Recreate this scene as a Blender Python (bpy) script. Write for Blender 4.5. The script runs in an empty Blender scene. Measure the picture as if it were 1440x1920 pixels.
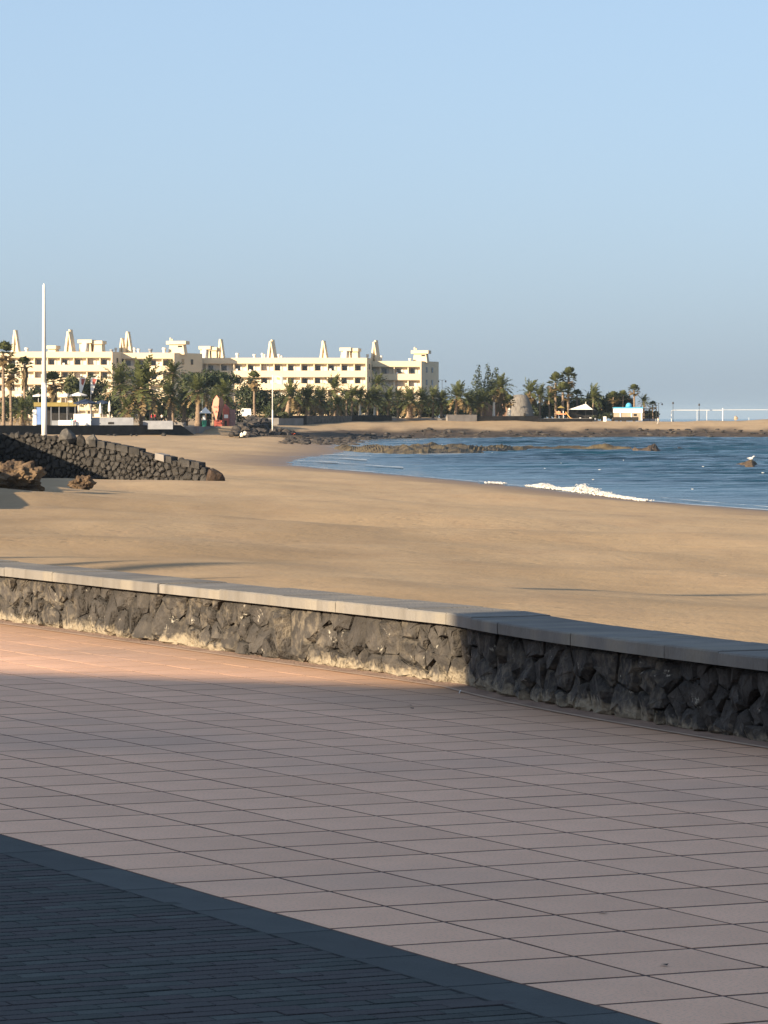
import bpy, bmesh, math, random
import numpy as np
from mathutils import Vector, Matrix, noise as mnoise

random.seed(7)
R = math.radians
scene = bpy.context.scene
col = scene.collection

# ------------------------------------------------------------------ camera
EYE = 1.6                       # metres above the promenade paving (z = 0)
FOCAL = 7330.0                  # long phone zoom, in 1440x1920 pixels
PITCH = math.atan((960 - 783) / FOCAL)
cam_data = bpy.data.cameras.new('camera')
cam_data.sensor_fit = 'VERTICAL'
cam_data.sensor_height = 24.0
cam_data.lens = 24.0 * FOCAL / 1920.0
cam_data.clip_start = 0.5
cam_data.clip_end = 60000
cam = bpy.data.objects.new('camera', cam_data)
cam.location = (0, 0, EYE)
cam.rotation_euler = (R(90) - PITCH, 0, 0)
col.objects.link(cam)
scene.camera = cam

# ------------------------------------------------------------------ light
SUN_AZ = 47.0                   # light travels to the right and away, degrees from +Y
SUN_EL = 16.0
lh = (math.sin(R(SUN_AZ)), math.cos(R(SUN_AZ)))
world = bpy.data.worlds.new('World')
scene.world = world
world.use_nodes = True
wn = world.node_tree
wn.nodes.clear()
sky = wn.nodes.new('ShaderNodeTexSky')
sky.sky_type = 'NISHITA'
sky.sun_disc = False
sky.sun_elevation = R(SUN_EL)
sky.sun_rotation = R(180 + SUN_AZ)
sky.altitude = 0
sky.air_density = 0.62
sky.dust_density = 1.8
sky.ozone_density = 5.8
bg = wn.nodes.new('ShaderNodeBackground')
bg.inputs['Strength'].default_value = 0.10
wo = wn.nodes.new('ShaderNodeOutputWorld')
# hazy coastal air: the same sky with its bright-to-dark range evened out
sk1 = wn.nodes.new('ShaderNodeVectorMath'); sk1.operation = 'SCALE'; sk1.inputs['Scale'].default_value = .10
skg = wn.nodes.new('ShaderNodeGamma'); skg.inputs['Gamma'].default_value = .43
sk2 = wn.nodes.new('ShaderNodeVectorMath'); sk2.operation = 'SCALE'; sk2.inputs['Scale'].default_value = 4.55
wn.links.new(sky.outputs[0], sk1.inputs[0])
wn.links.new(sk1.outputs[0], skg.inputs['Color'])
wn.links.new(skg.outputs[0], sk2.inputs[0])
wn.links.new(sk2.outputs[0], bg.inputs['Color'])
wn.links.new(bg.outputs[0], wo.inputs['Surface'])
sun_data = bpy.data.lights.new('sun', 'SUN')
sun_data.energy = 4.4
sun_data.angle = R(0.5)
sun_data.color = (1.0, 0.80, 0.56)
sun = bpy.data.objects.new('sun', sun_data)
sun.rotation_euler = Vector((lh[0] * math.cos(R(SUN_EL)), lh[1] * math.cos(R(SUN_EL)), -math.sin(R(SUN_EL)))).to_track_quat('-Z', 'Y').to_euler()
sun.location = (-60, -60, 40)
col.objects.link(sun)

scene.view_settings.view_transform = 'Standard'
scene.view_settings.look = 'None'
scene.view_settings.gamma = 1.0
scene.view_settings.use_curve_mapping = False
scene.view_settings.exposure = 1.42

# ------------------------------------------------------------------ helpers
SEA = -2.9
CP, SP = math.cos(PITCH), math.sin(PITCH)

def ray(px, py):
    x, y = (px - 720) / FOCAL, (960 - py) / FOCAL
    return Vector((x, CP + SP * y, -SP + CP * y))

def at(px, py, Y):
    d = ray(px, py)
    return Vector((0, 0, EYE)) + d * (Y / d.y)

def onz(px, py, z):
    d = ray(px, py)
    return Vector((0, 0, EYE)) + d * ((z - EYE) / d.z)

def pxm(Y):                     # metres per photo pixel at distance Y
    return Y / FOCAL

class MB:
    def __init__(self):
        self.v, self.f, self.m = [], [], []
    def add(self, verts, faces, mi=0):
        o = len(self.v)
        self.v += [tuple(p) for p in verts]
        self.f += [tuple(i + o for i in f) for f in faces]
        self.m += [mi] * len(faces)
        return self
    def box(self, x0, x1, y0, y1, z0, z1, mi=0):
        v = [(x0, y0, z0), (x1, y0, z0), (x1, y1, z0), (x0, y1, z0), (x0, y0, z1), (x1, y0, z1), (x1, y1, z1), (x0, y1, z1)]
        return self.add(v, [(3, 2, 1, 0), (4, 5, 6, 7), (0, 1, 5, 4), (1, 2, 6, 5), (2, 3, 7, 6), (3, 0, 4, 7)], mi)
    def prism(self, poly, z0, z1, mi=0):          # poly counter-clockwise in xy
        n = len(poly)
        v = [(x, y, z0) for x, y in poly] + [(x, y, z1) for x, y in poly]
        f = [tuple(range(n - 1, -1, -1)), tuple(range(n, 2 * n))] + [(i, (i + 1) % n, n + (i + 1) % n, n + i) for i in range(n)]
        return self.add(v, f, mi)
    def xzprism(self, poly, y0, y1, mi=0):        # poly in xz, clockwise seen from -y is fine
        n = len(poly)
        v = [(x, y0, z) for x, z in poly] + [(x, y1, z) for x, z in poly]
        f = [tuple(range(n)), tuple(range(2 * n - 1, n - 1, -1))] + [(i, n + i, n + (i + 1) % n, (i + 1) % n) for i in range(n)]
        return self.add(v, f, mi)
    def tube(self, pts, radii, seg=8, mi=0, caps=True):
        pts = [Vector(p) for p in pts]
        rings = []
        for i, p in enumerate(pts):
            t = (pts[min(i + 1, len(pts) - 1)] - pts[max(i - 1, 0)]).normalized()
            a = t.orthogonal().normalized() if abs(t.z) < .95 else Vector((1, 0, 0))
            a = (a - t * a.dot(t)).normalized()
            b = t.cross(a)
            r = radii[i] if isinstance(radii, (list, tuple)) else radii
            rings.append([p + a * (r * math.cos(2 * math.pi * k / seg)) + b * (r * math.sin(2 * math.pi * k / seg)) for k in range(seg)])
        v = [q for rg in rings for q in rg]
        f = []
        for i in range(len(pts) - 1):
            for k in range(seg):
                k2 = (k + 1) % seg
                f.append((i * seg + k, i * seg + k2, (i + 1) * seg + k2, (i + 1) * seg + k))
        if caps:
            f.append(tuple(range(seg - 1, -1, -1)))
            f.append(tuple((len(pts) - 1) * seg + k for k in range(seg)))
        return self.add(v, f, mi)
    def cone(self, c, r0, r1, h, seg=12, mi=0):
        return self.tube([c, (c[0], c[1], c[2] + h)], [r0, r1], seg, mi)
    def mesh(self, name, mats=(), smooth=False):
        me = bpy.data.meshes.new(name)
        me.from_pydata(self.v, [], self.f)
        for mt in (mats if isinstance(mats, (list, tuple)) else [mats]):
            me.materials.append(mt)
        if any(self.m):
            me.polygons.foreach_set('material_index', self.m)
        if smooth:
            me.polygons.foreach_set('use_smooth', [True] * len(me.polygons))
        me.validate()
        return me
    def build(self, name, mats, parent=None, smooth=False, loc=None):
        return link(name, self.mesh(name, mats, smooth), parent, loc)

def link(name, me, parent=None, loc=None):
    o = bpy.data.objects.new(name, me)
    col.objects.link(o)
    if parent is not None:
        o.parent = parent
    if loc is not None:
        o.location = loc
    return o

def empty(name, loc, label, cat, group=None, rz=0):
    o = bpy.data.objects.new(name, None)
    o.empty_display_size = 0.2
    o.location = loc
    o.rotation_euler = (0, 0, rz)
    col.objects.link(o)
    return tag(o, label, cat, group)

def tag(o, label, cat, group=None):
    o['label'] = label
    o['category'] = cat
    if group:
        o['group'] = group
    return o

def structure(o):
    o['kind'] = 'structure'
    return o

def fix_normals(o):
    bm = bmesh.new()
    bm.from_mesh(o.data)
    bmesh.ops.recalc_face_normals(bm, faces=bm.faces)
    bm.to_mesh(o.data)
    bm.free()
    return o

# ------------------------------------------------------------------ materials
def mat(name, c1, c2=None, scale=5.0, rough=0.8, bump=0.0, bscale=None, stretch=(1, 1, 1), coords='Object', rnd=0.0, detail=6, spec=0.3, lo=.35, hi=.65, metallic=0.0):
    m = bpy.data.materials.new(name)
    m.use_nodes = True
    nt = m.node_tree
    b = nt.nodes['Principled BSDF']
    b.inputs['Roughness'].default_value = rough
    b.inputs['Specular IOR Level'].default_value = spec
    b.inputs['Metallic'].default_value = metallic
    tc = nt.nodes.new('ShaderNodeTexCoord')
    mp = nt.nodes.new('ShaderNodeMapping')
    mp.inputs['Scale'].default_value = stretch
    nt.links.new(tc.outputs[coords], mp.inputs[0])
    last = None
    if c2 is None:
        c2 = tuple(x * .8 for x in c1)
    nz = nt.nodes.new('ShaderNodeTexNoise')
    nz.inputs['Scale'].default_value = scale
    nz.inputs['Detail'].default_value = detail
    nt.links.new(mp.outputs[0], nz.inputs['Vector'])
    rp = nt.nodes.new('ShaderNodeValToRGB')
    rp.color_ramp.elements[0].position = lo
    rp.color_ramp.elements[1].position = hi
    rp.color_ramp.elements[0].color = (*c2, 1)
    rp.color_ramp.elements[1].color = (*c1, 1)
    nt.links.new(nz.outputs['Fac'], rp.inputs[0])
    last = rp.outputs[0]
    if rnd:
        oi = nt.nodes.new('ShaderNodeObjectInfo')
        mr = nt.nodes.new('ShaderNodeMapRange')
        mr.inputs['To Min'].default_value = 1 - rnd
        mr.inputs['To Max'].default_value = 1 + rnd
        nt.links.new(oi.outputs['Random'], mr.inputs['Value'])
        mx = nt.nodes.new('ShaderNodeVectorMath')
        mx.operation = 'SCALE'
        nt.links.new(last, mx.inputs[0])
        nt.links.new(mr.outputs[0], mx.inputs['Scale'])
        last = mx.outputs[0]
    nt.links.new(last, b.inputs['Base Color'])
    if bump:
        n2 = nt.nodes.new('ShaderNodeTexNoise')
        n2.inputs['Scale'].default_value = bscale or scale * 4
        n2.inputs['Detail'].default_value = 8
        nt.links.new(mp.outputs[0], n2.inputs['Vector'])
        bp = nt.nodes.new('ShaderNodeBump')
        bp.inputs['Strength'].default_value = bump
        bp.inputs['Distance'].default_value = 0.05
        nt.links.new(n2.outputs['Fac'], bp.inputs['Height'])
        nt.links.new(bp.outputs[0], b.inputs['Normal'])
    m['col'] = last.node.name
    return m

def mix_in(m, fac_socket, color, src=None):
    """overlay a second colour on a material's base colour"""
    nt = m.node_tree
    b = nt.nodes['Principled BSDF']
    old = b.inputs['Base Color'].links[0].from_socket
    mx = nt.nodes.new('ShaderNodeMix')
    mx.data_type = 'RGBA'
    nt.links.new(fac_socket, mx.inputs['Factor'])
    nt.links.new(old, mx.inputs['A'])
    if src is None:
        mx.inputs['B'].default_value = (*color, 1)
    else:
        nt.links.new(src, mx.inputs['B'])
    nt.links.new(mx.outputs['Result'], b.inputs['Base Color'])
    return mx

def ramp(nt, sock, p0, p1, v0=0.0, v1=1.0):
    r = nt.nodes.new('ShaderNodeMapRange')
    r.inputs['From Min'].default_value = p0
    r.inputs['From Max'].default_value = p1
    r.inputs['To Min'].default_value = v0
    r.inputs['To Max'].default_value = v1
    nt.links.new(sock, r.inputs['Value'])
    return r.outputs[0]

def math_node(nt, op, a, b):
    n = nt.nodes.new('ShaderNodeMath')
    n.operation = op
    for i, s in enumerate((a, b)):
        if isinstance(s, (int, float)):
            n.inputs[i].default_value = s
        else:
            nt.links.new(s, n.inputs[i])
    return n.outputs[0]

def noise_node(nt, vec, scale, detail=5):
    n = nt.nodes.new('ShaderNodeTexNoise')
    n.inputs['Scale'].default_value = scale
    n.inputs['Detail'].default_value = detail
    if vec is not None:
        nt.links.new(vec, n.inputs['Vector'])
    return n.outputs['Fac']

def leaf_mat(name, c1, c2, rnd=0.15, trans=0.25, scale=1.2):
    m = mat(name, c1, c2, scale=scale, rough=.55, rnd=rnd, spec=.35)
    nt = m.node_tree
    b = nt.nodes['Principled BSDF']
    tr = nt.nodes.new('ShaderNodeBsdfTranslucent')
    nt.links.new(b.inputs['Base Color'].links[0].from_socket, tr.inputs['Color'])
    ms = nt.nodes.new('ShaderNodeMixShader')
    ms.inputs[0].default_value = trans
    nt.links.new(b.outputs[0], ms.inputs[1])
    nt.links.new(tr.outputs[0], ms.inputs[2])
    nt.links.new(ms.outputs[0], nt.nodes['Material Output'].inputs['Surface'])
    return m

M = {}
M['tile'] = mat('paving_tile', (.82, .495, .325), (.74, .44, .285), scale=2.2, rough=.75, bump=.25, bscale=160, rnd=.06)
M['tile_joint'] = mat('tile_joint', (.105, .064, .050), (.06, .038, .030), scale=9, rough=.95)
M['paver'] = mat('dark_paver', (.047, .056, .054), (.033, .040, .039), scale=6, rough=.8, bump=.35, bscale=120, rnd=.30)
M['paver_joint'] = mat('paver_joint', (.022, .024, .028), (.014, .015, .018), scale=8, rough=.95)
M['border'] = mat('dark_border_stone', (.048, .055, .056), (.037, .043, .044), scale=5, rough=.75, bump=.25, bscale=110, rnd=.2)
M['coping'] = mat('coping_stone', (.205, .192, .172), (.150, .142, .130), scale=2.2, rough=.85, bump=.3, bscale=60, stretch=(1, 1, .35), rnd=.10)
M['mortar'] = mat('dark_mortar', (.030, .027, .024), (.018, .016, .015), scale=8, rough=.95)
M['basalt'] = mat('basalt_stone', (.062, .057, .052), (.026, .025, .024), scale=7, rough=.9, bump=.6, bscale=38, rnd=.22)
M['basalt_far'] = mat('basalt_block', (.052, .048, .044), (.022, .021, .020), scale=1.6, rough=.92, bump=.8, bscale=7, rnd=.28)
M['lava'] = mat('lava_rock', (.070, .060, .052), (.030, .026, .024), scale=.9, rough=.95, bump=.9, bscale=4, rnd=.25)
M['brown_rock'] = mat('brown_rock', (.175, .118, .068), (.055, .038, .026), scale=1.3, rough=.95, bump=1.0, bscale=5, rnd=.12)
M['reef'] = mat('weedy_reef', (.125, .095, .045), (.040, .032, .024), scale=.5, rough=.8, bump=.9, bscale=2.5)
M['black_wall'] = mat('black_wall_stone', (.026, .024, .023), (.013, .012, .012), scale=.7, rough=.95, bump=.9, bscale=3)
M['steel_white'] = mat('white_paint', (.80, .78, .72), (.74, .72, .66), scale=3, rough=.45)
M['dark_metal'] = mat('dark_metal', (.028, .029, .032), (.020, .021, .023), scale=5, rough=.5)
M['plaster'] = mat('cream_plaster', (.72, .595, .41), (.66, .545, .37), scale=.25, rough=.9)
M['plaster_white'] = mat('white_plaster', (.74, .68, .57), (.66, .60, .50), scale=.5, rough=.9)
M['white_wall'] = mat('white_wall', (.80, .78, .73), (.74, .72, .68), scale=.8, rough=.9)
M['glass'] = mat('window_glass', (.09, .10, .11), (.04, .05, .055), scale=.4, rough=.15, spec=.6, rnd=.5)
M['curtain'] = mat('pale_curtain', (.66, .63, .56), (.52, .50, .46), scale=1.5, rough=.8, rnd=.2)
M['trunk'] = mat('palm_trunk', (.30, .22, .15), (.14, .10, .07), scale=2.5, rough=.95, stretch=(1, 1, 4), rnd=.15)
M['trunk_white'] = mat('whitewashed_trunk', (.74, .70, .60), (.60, .56, .48), scale=2, rough=.9)
M['bark'] = mat('tree_bark', (.12, .09, .065), (.06, .045, .035), scale=2, rough=.95)
M['frond'] = leaf_mat('palm_frond', (.115, .125, .040), (.050, .062, .022))
M['frond_dry'] = leaf_mat('dry_palm_frond', (.26, .185, .085), (.15, .105, .05))
M['leaf_dark'] = leaf_mat('dark_foliage', (.055, .072, .026), (.022, .032, .014))
M['leaf_mid'] = leaf_mat('olive_foliage', (.095, .105, .038), (.040, .050, .020))
M['leaf_grey'] = leaf_mat('grey_green_needles', (.075, .095, .060), (.038, .052, .034))
M['flag'] = mat('pale_blue_flag', (.45, .52, .54), (.36, .42, .44), scale=2, rough=.8)
M['flag_sun'] = mat('orange_emblem', (.60, .38, .16), (.55, .33, .14), rough=.8)
M['orange'] = mat('orange_paint', (.72, .30, .15), (.66, .27, .13), scale=1, rough=.6)
M['red'] = mat('red_paint', (.36, .085, .060), (.30, .07, .05), scale=1, rough=.6)
M['blue_panel'] = mat('blue_panel', (.16, .26, .50), (.14, .22, .44), scale=1, rough=.5)
M['blue_roof'] = mat('turquoise_roof', (.08, .36, .55), (.07, .30, .48), scale=1, rough=.5)
M['navy'] = mat('navy_canvas', (.025, .042, .085), (.018, .03, .06), scale=1, rough=.8)
M['canvas'] = mat('white_canvas', (.80, .77, .70), (.74, .71, .65), scale=1, rough=.85)
M['yellow'] = mat('mustard_fascia', (.27, .20, .06), (.22, .17, .05), scale=1, rough=.7)
M['dark_void'] = mat('dark_timber_and_shade', (.030, .027, .025), (.018, .017, .016), scale=2, rough=.9)  # dark timber, and the shade coloured into interiors and openings
M['grey_paint_and_shade'] = mat('grey_paint_and_shade', (.27, .28, .30), (.22, .23, .25), scale=1, rough=.6)  # grey paint, and the palm shade coloured into two white terrace walls
M['thatch'] = mat('grey_thatch', (.20, .185, .165), (.12, .11, .10), scale=3, rough=1, stretch=(1, 1, .2), bump=.6, bscale=8)
M['beige_wall'] = mat('beige_wall', (.42, .34, .25), (.36, .29, .215), scale=1, rough=.9)
M['green'] = mat('green_plastic', (.03, .26, .17), (.025, .2, .13), scale=1, rough=.5)
M['skin'] = mat('skin', (.42, .25, .17), (.38, .22, .15), scale=2, rough=.7)
M['hair'] = mat('dark_hair', (.03, .02, .015), rough=.8)
M['rubber'] = mat('black_rubber', (.02, .02, .02), rough=.8)
M['grey_rock'] = mat('grey_rock', (.125, .115, .10), (.065, .06, .055), scale=1.2, rough=.95, bump=.8, bscale=6)
M['concrete'] = mat('grey_concrete', (.24, .22, .20), (.18, .165, .15), scale=.6, rough=.9)
M['foam'] = mat('sea_foam', (.66, .64, .60), (.52, .51, .49), scale=2, rough=.9)

# lime stains creeping up the sea wall stones from the paving, white splashes higher up
def lime(m, top, strength=1.0):
    nt = m.node_tree
    ge = nt.nodes.new('ShaderNodeNewGeometry')
    sx = nt.nodes.new('ShaderNodeSeparateXYZ')
    nt.links.new(ge.outputs['Position'], sx.inputs[0])
    n1 = noise_node(nt, ge.outputs['Position'], .75, 4)
    n2 = noise_node(nt, ge.outputs['Position'], 22, 6)
    h = math_node(nt, 'SUBTRACT', math_node(nt, 'MULTIPLY', n1, top * 2.6), sx.outputs['Z'])
    h = math_node(nt, 'ADD', h, math_node(nt, 'MULTIPLY', math_node(nt, 'SUBTRACT', n2, .5), top * 1.3))
    fac = ramp(nt, h, top * .80, top * 1.2, 0, .8 * strength)
    mix_in(m, fac, (.33, .28, .20))
    nm = math_node(nt, 'MULTIPLY', ramp(nt, noise_node(nt, ge.outputs['Position'], .9, 3), .42, .62), ramp(nt, noise_node(nt, ge.outputs['Position'], 16, 6), .46, .66))
    mix_in(m, math_node(nt, 'MULTIPLY', nm, .6), (.21, .18, .135))
    n3 = noise_node(nt, ge.outputs['Position'], 9, 4)
    n4 = noise_node(nt, ge.outputs['Position'], 55, 3)
    sp = math_node(nt, 'MULTIPLY', ramp(nt, n3, .64, .70), ramp(nt, n4, .52, .60))
    mix_in(m, math_node(nt, 'MULTIPLY', sp, .8 * strength), (.46, .43, .36))
lime(M['basalt'], .14)

# blown sand lying on the paving, thicker towards the foot of the wall
nt = M['tile'].node_tree
ge = nt.nodes.new('ShaderNodeNewGeometry')
dp = nt.nodes.new('ShaderNodeVectorMath'); dp.operation = 'DOT_PRODUCT'
dp.inputs[1].default_value = (.9054, .4245, 0)
nt.links.new(ge.outputs['Position'], dp.inputs[0])
nA = noise_node(nt, ge.outputs['Position'], .8, 5)
nB = noise_node(nt, ge.outputs['Position'], .35, 4)
fa = ramp(nt, math_node(nt, 'ADD', dp.outputs['Value'], math_node(nt, 'MULTIPLY', nA, 1.6)), 9.3, 11.2, 0, .75)
mix_in(M['tile'], fa, (.37, .235, .135))
mix_in(M['tile'], ramp(nt, nB, .52, .68, 0, .35), (.36, .27, .215))

# some dark pavers lean to plum instead of slate
nt = M['paver'].node_tree
oi = nt.nodes.new('ShaderNodeObjectInfo')
w1 = nt.nodes.new('ShaderNodeTexWhiteNoise'); w1.noise_dimensions = '1D'
nt.links.new(oi.outputs['Random'], w1.inputs['W'])
mix_in(M['paver'], ramp(nt, w1.outputs['Value'], .35, .65, 0, .85), (.047, .040, .043))
# exposed grit in the tiles
nt = M['tile'].node_tree
tcn = nt.nodes.new('ShaderNodeTexCoord')
mix_in(M['tile'], ramp(nt, noise_node(nt, tcn.outputs['Object'], 95, 3), .54, .64, 0, .45), (.42, .30, .225))

# rain streaks down the face of the coping slabs
nt = M['coping'].node_tree
tcn = nt.nodes.new('ShaderNodeTexCoord')
mpn = nt.nodes.new('ShaderNodeMapping'); mpn.inputs['Scale'].default_value = (5, 1.5, .5)
nt.links.new(tcn.outputs['Object'], mpn.inputs[0])
mix_in(M['coping'], ramp(nt, noise_node(nt, mpn.outputs[0], 1.6, 5), .50, .72, 0, .6), (.115, .105, .09))
mix_in(M['coping'], ramp(nt, noise_node(nt, mpn.outputs[0], .5, 3), .50, .62, 0, .35), (.30, .265, .20))
# ------------------------------------------------------------------ terrain
SHORE = [(200, -2000), (75, -60), (50, 60), (32, 130), (18.6, 189.6), (13.9, 212.8), (9.5, 249.9), (5.0, 282), (-.87, 320), (-5.7, 347), (-8.6, 370.6),
         (-9.6, 393), (-9.0, 434), (-7.0, 471), (-4.9, 507), (-6.5, 590), (-8.7, 673), (-8.4, 767), (-4.5, 825), (11.7, 857), (56, 886), (95, 888),
         (200, 880), (300, 880), (340, 925), (300, 975), (140, 981), (95, 981), (70, 985), (52, 1040), (40, 1300), (-100, 4000), (-100, 30000), (30000, 30000), (30000, -2000)]
SHORE = np.array(SHORE, float)

def shore_dist(X, Y):
    """distance to the waterline, positive on land"""
    X, Y = np.asarray(X, float), np.asarray(Y, float)
    best = np.full(X.shape, 1e12)
    inside = np.zeros(X.shape, bool)
    n = len(SHORE)
    for i in range(n):
        ax, ay = SHORE[i]
        bx, by = SHORE[(i + 1) % n]
        dx, dy = bx - ax, by - ay
        t = np.clip(((X - ax) * dx + (Y - ay) * dy) / (dx * dx + dy * dy), 0, 1)
        best = np.minimum(best, (X - ax - t * dx) ** 2 + (Y - ay - t * dy) ** 2)
        c = (ay > Y) != (by > Y)
        if dy != 0:
            inside ^= c & (X < (Y - ay) / dy * dx + ax)
    d = np.sqrt(best)
    return np.where(inside, -d, d)

def sstep(a, b, x):
    t = np.clip((x - a) / (b - a), 0, 1)
    return t * t * (3 - 2 * t)

BUMPS = []          # (x, y, sigma_x, sigma_y, height)
_rs = np.random.RandomState(3)
WAVES = [(_rs.uniform(0, 6.28), lam, amp * lam, _rs.uniform(0, 6.28)) for lam, amp in
         [(3.1, .0022), (4.7, .0025), (6.3, .0025), (8.9, .003), (11.7, .003), (17, .0032), (23, .0035), (41, .0035), (5.3, .0025), (13.9, .003)]]

def terrain(X, Y, fine=True):
    X, Y = np.asarray(X, float), np.asarray(Y, float)
    d = shore_dist(X, Y)
    A = 3.4 - 1.4 * sstep(150, 420, Y)
    near = A * (1 - np.exp(-np.maximum(d, 0) / 80))
    far = np.minimum(.08 * np.maximum(d, 0), 4.3)
    w = sstep(720, 850, Y)
    z = SEA + near * (1 - w) + far * w + np.minimum(d, 0) * .05
    z = np.maximum(z, SEA - 3)
    for bx, by, sx, sy, h in BUMPS:
        z = z + h * np.exp(-((X - bx) / sx) ** 2 - ((Y - by) / sy) ** 2)
    if fine:
        land = np.clip(d / 12, 0, 1)
        for a, lam, amp, ph in WAVES:
            z = z + land * amp * np.sin(2 * math.pi * (X * math.cos(a) + Y * math.sin(a)) / lam + ph)
    return z

def hit(px, py):
    """where the line of sight through a photo pixel meets the sand or the sea"""
    d = ray(px, py)
    t = np.geomspace(25, 1500, 6000)
    X, Y, Z = d.x * t, d.y * t, EYE + d.z * t
    g = np.maximum(terrain(X, Y, False), SEA)
    k = int(np.argmax(Z < g))
    return Vector((X[k], Y[k], g[k]))

def ground(x, y):
    return float(terrain(np.array([x]), np.array([y]))[0])

_b = hit(30, 915)
BUMPS.append((_b.x - 1.0, _b.y - 3, 3.0, 9, .38))
_b = hit(1440, 800)
BUMPS.append((93, 945, 7, 14, .55))
for bx_, by_, n_, h_ in ((hit(330, 880)), ) and [(hit(310, 893).x, hit(310, 893).y + 2, 4.5, .22)]:
    BUMPS.append((bx_, by_, n_, 6, h_))

az = np.concatenate([np.linspace(-34, -6.6, 36)[:-1], np.linspace(-6.6, 6.6, 190), np.linspace(6.6, 30, 30)[1:]])
rr = np.geomspace(24, 1700, 420)
AZ, RR = np.meshgrid(np.radians(az), rr)
GX, GY = RR * np.sin(AZ), RR * np.cos(AZ)
GZ = terrain(GX, GY)
nc = len(az)
me = bpy.data.meshes.new('beach')
me.from_pydata(np.stack([GX, GY, GZ], -1).reshape(-1, 3).tolist(), [],
               [(i * nc + j, i * nc + j + 1, (i + 1) * nc + j + 1, (i + 1) * nc + j) for i in range(len(rr) - 1) for j in range(nc - 1)])
me.polygons.foreach_set('use_smooth', [True] * len(me.polygons))
gd = shore_dist(GX, GY).ravel()
rock = (sstep(760, 800, GY) * (1 - sstep(18, 27, shore_dist(GX, GY) + 3 * np.sin(GX * .31) + 2 * np.sin(GX * .83 + GY * .4)))).ravel()
wet = np.clip(1 - gd / (7 + 6 * sstep(340, 420, GY).ravel()), 0, 1)
wet[rock > .5] = 0
dark_band = np.exp(-((gd - 44 - 6 * np.sin(GX.ravel() * .07 + GY.ravel() * .035)) / 8.5) ** 2) * (1 - sstep(250, 400, GY.ravel()))  # broad darker band across the sand
for nm, arr in (('rock', rock), ('wet', wet), ('dark_band', dark_band)):
    at_ = me.attributes.new(nm, 'FLOAT', 'POINT')
    at_.data.foreach_set('value', arr.astype(np.float32))
beach = structure(link('beach', me))

m = mat('beach_sand', (.44, .318, .190), (.385, .278, .165), scale=.10, rough=.95, detail=8, coords='Object', lo=.3, hi=.7, spec=.15)
nt = m.node_tree
ge = nt.nodes.new('ShaderNodeNewGeometry')
mp = nt.nodes.new('ShaderNodeMapping')
mp.inputs['Rotation'].default_value = (0, 0, R(25))
mp.inputs['Scale'].default_value = (1, .35, 1)
nt.links.new(ge.outputs['Position'], mp.inputs[0])
n1 = noise_node(nt, mp.outputs[0], .55, 6)
mix_in(m, ramp(nt, n1, .45, .75, 0, .55), (.32, .218, .132))
n1 = noise_node(nt, mp.outputs[0], 3.5, 6)
mix_in(m, ramp(nt, n1, .60, .80, 0, .5), (.235, .16, .10))
ad = nt.nodes.new('ShaderNodeAttribute'); ad.attribute_name = 'dark_band'
mix_in(m, math_node(nt, 'MULTIPLY', ad.outputs['Fac'], ramp(nt, noise_node(nt, mp.outputs[0], .25, 5), .35, .6, .15, .75)), (.275, .19, .105))
aw = nt.nodes.new('ShaderNodeAttribute'); aw.attribute_name = 'wet'
ar = nt.nodes.new('ShaderNodeAttribute'); ar.attribute_name = 'rock'
mix_in(m, math_node(nt, 'MULTIPLY', aw.outputs['Fac'], .85), (.135, .088, .056))
nr = noise_node(nt, ge.outputs['Position'], .5, 7)
rr2 = nt.nodes.new('ShaderNodeValToRGB')
rr2.color_ramp.elements[0].color = (.030, .023, .019, 1); rr2.color_ramp.elements[1].color = (.115, .082, .056, 1)
rr2.color_ramp.elements[0].position = .35; rr2.color_ramp.elements[1].position = .7
nt.links.new(nr, rr2.inputs[0])
mix_in(m, ar.outputs['Fac'], None, rr2.outputs[0])
b = nt.nodes['Principled BSDF']
hb = noise_node(nt, ge.outputs['Position'], 1.1, 9)
hb2 = noise_node(nt, ge.outputs['Position'], 9, 4)
bp = nt.nodes.new('ShaderNodeBump')
bp.inputs['Strength'].default_value = .55
bp.inputs['Distance'].default_value = .10
vo = nt.nodes.new('ShaderNodeTexVoronoi'); vo.inputs['Scale'].default_value = 1.7
nt.links.new(ge.outputs['Position'], vo.inputs['Vector'])
tread = math_node(nt, 'MULTIPLY', ramp(nt, vo.outputs['Distance'], 0, .3), ramp(nt, noise_node(nt, ge.outputs['Position'], .07, 3), .42, .62, 0, .5))
hh = math_node(nt, 'ADD', hb, math_node(nt, 'MULTIPLY', hb2, .25))
nt.links.new(math_node(nt, 'ADD', hh, tread), bp.inputs['Height'])
nt.links.new(bp.outputs[0], b.inputs['Normal'])
nt.links.new(ramp(nt, aw.outputs['Fac'], 0, 1, .95, .45), b.inputs['Roughness'])
me.materials.append(m)

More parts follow.
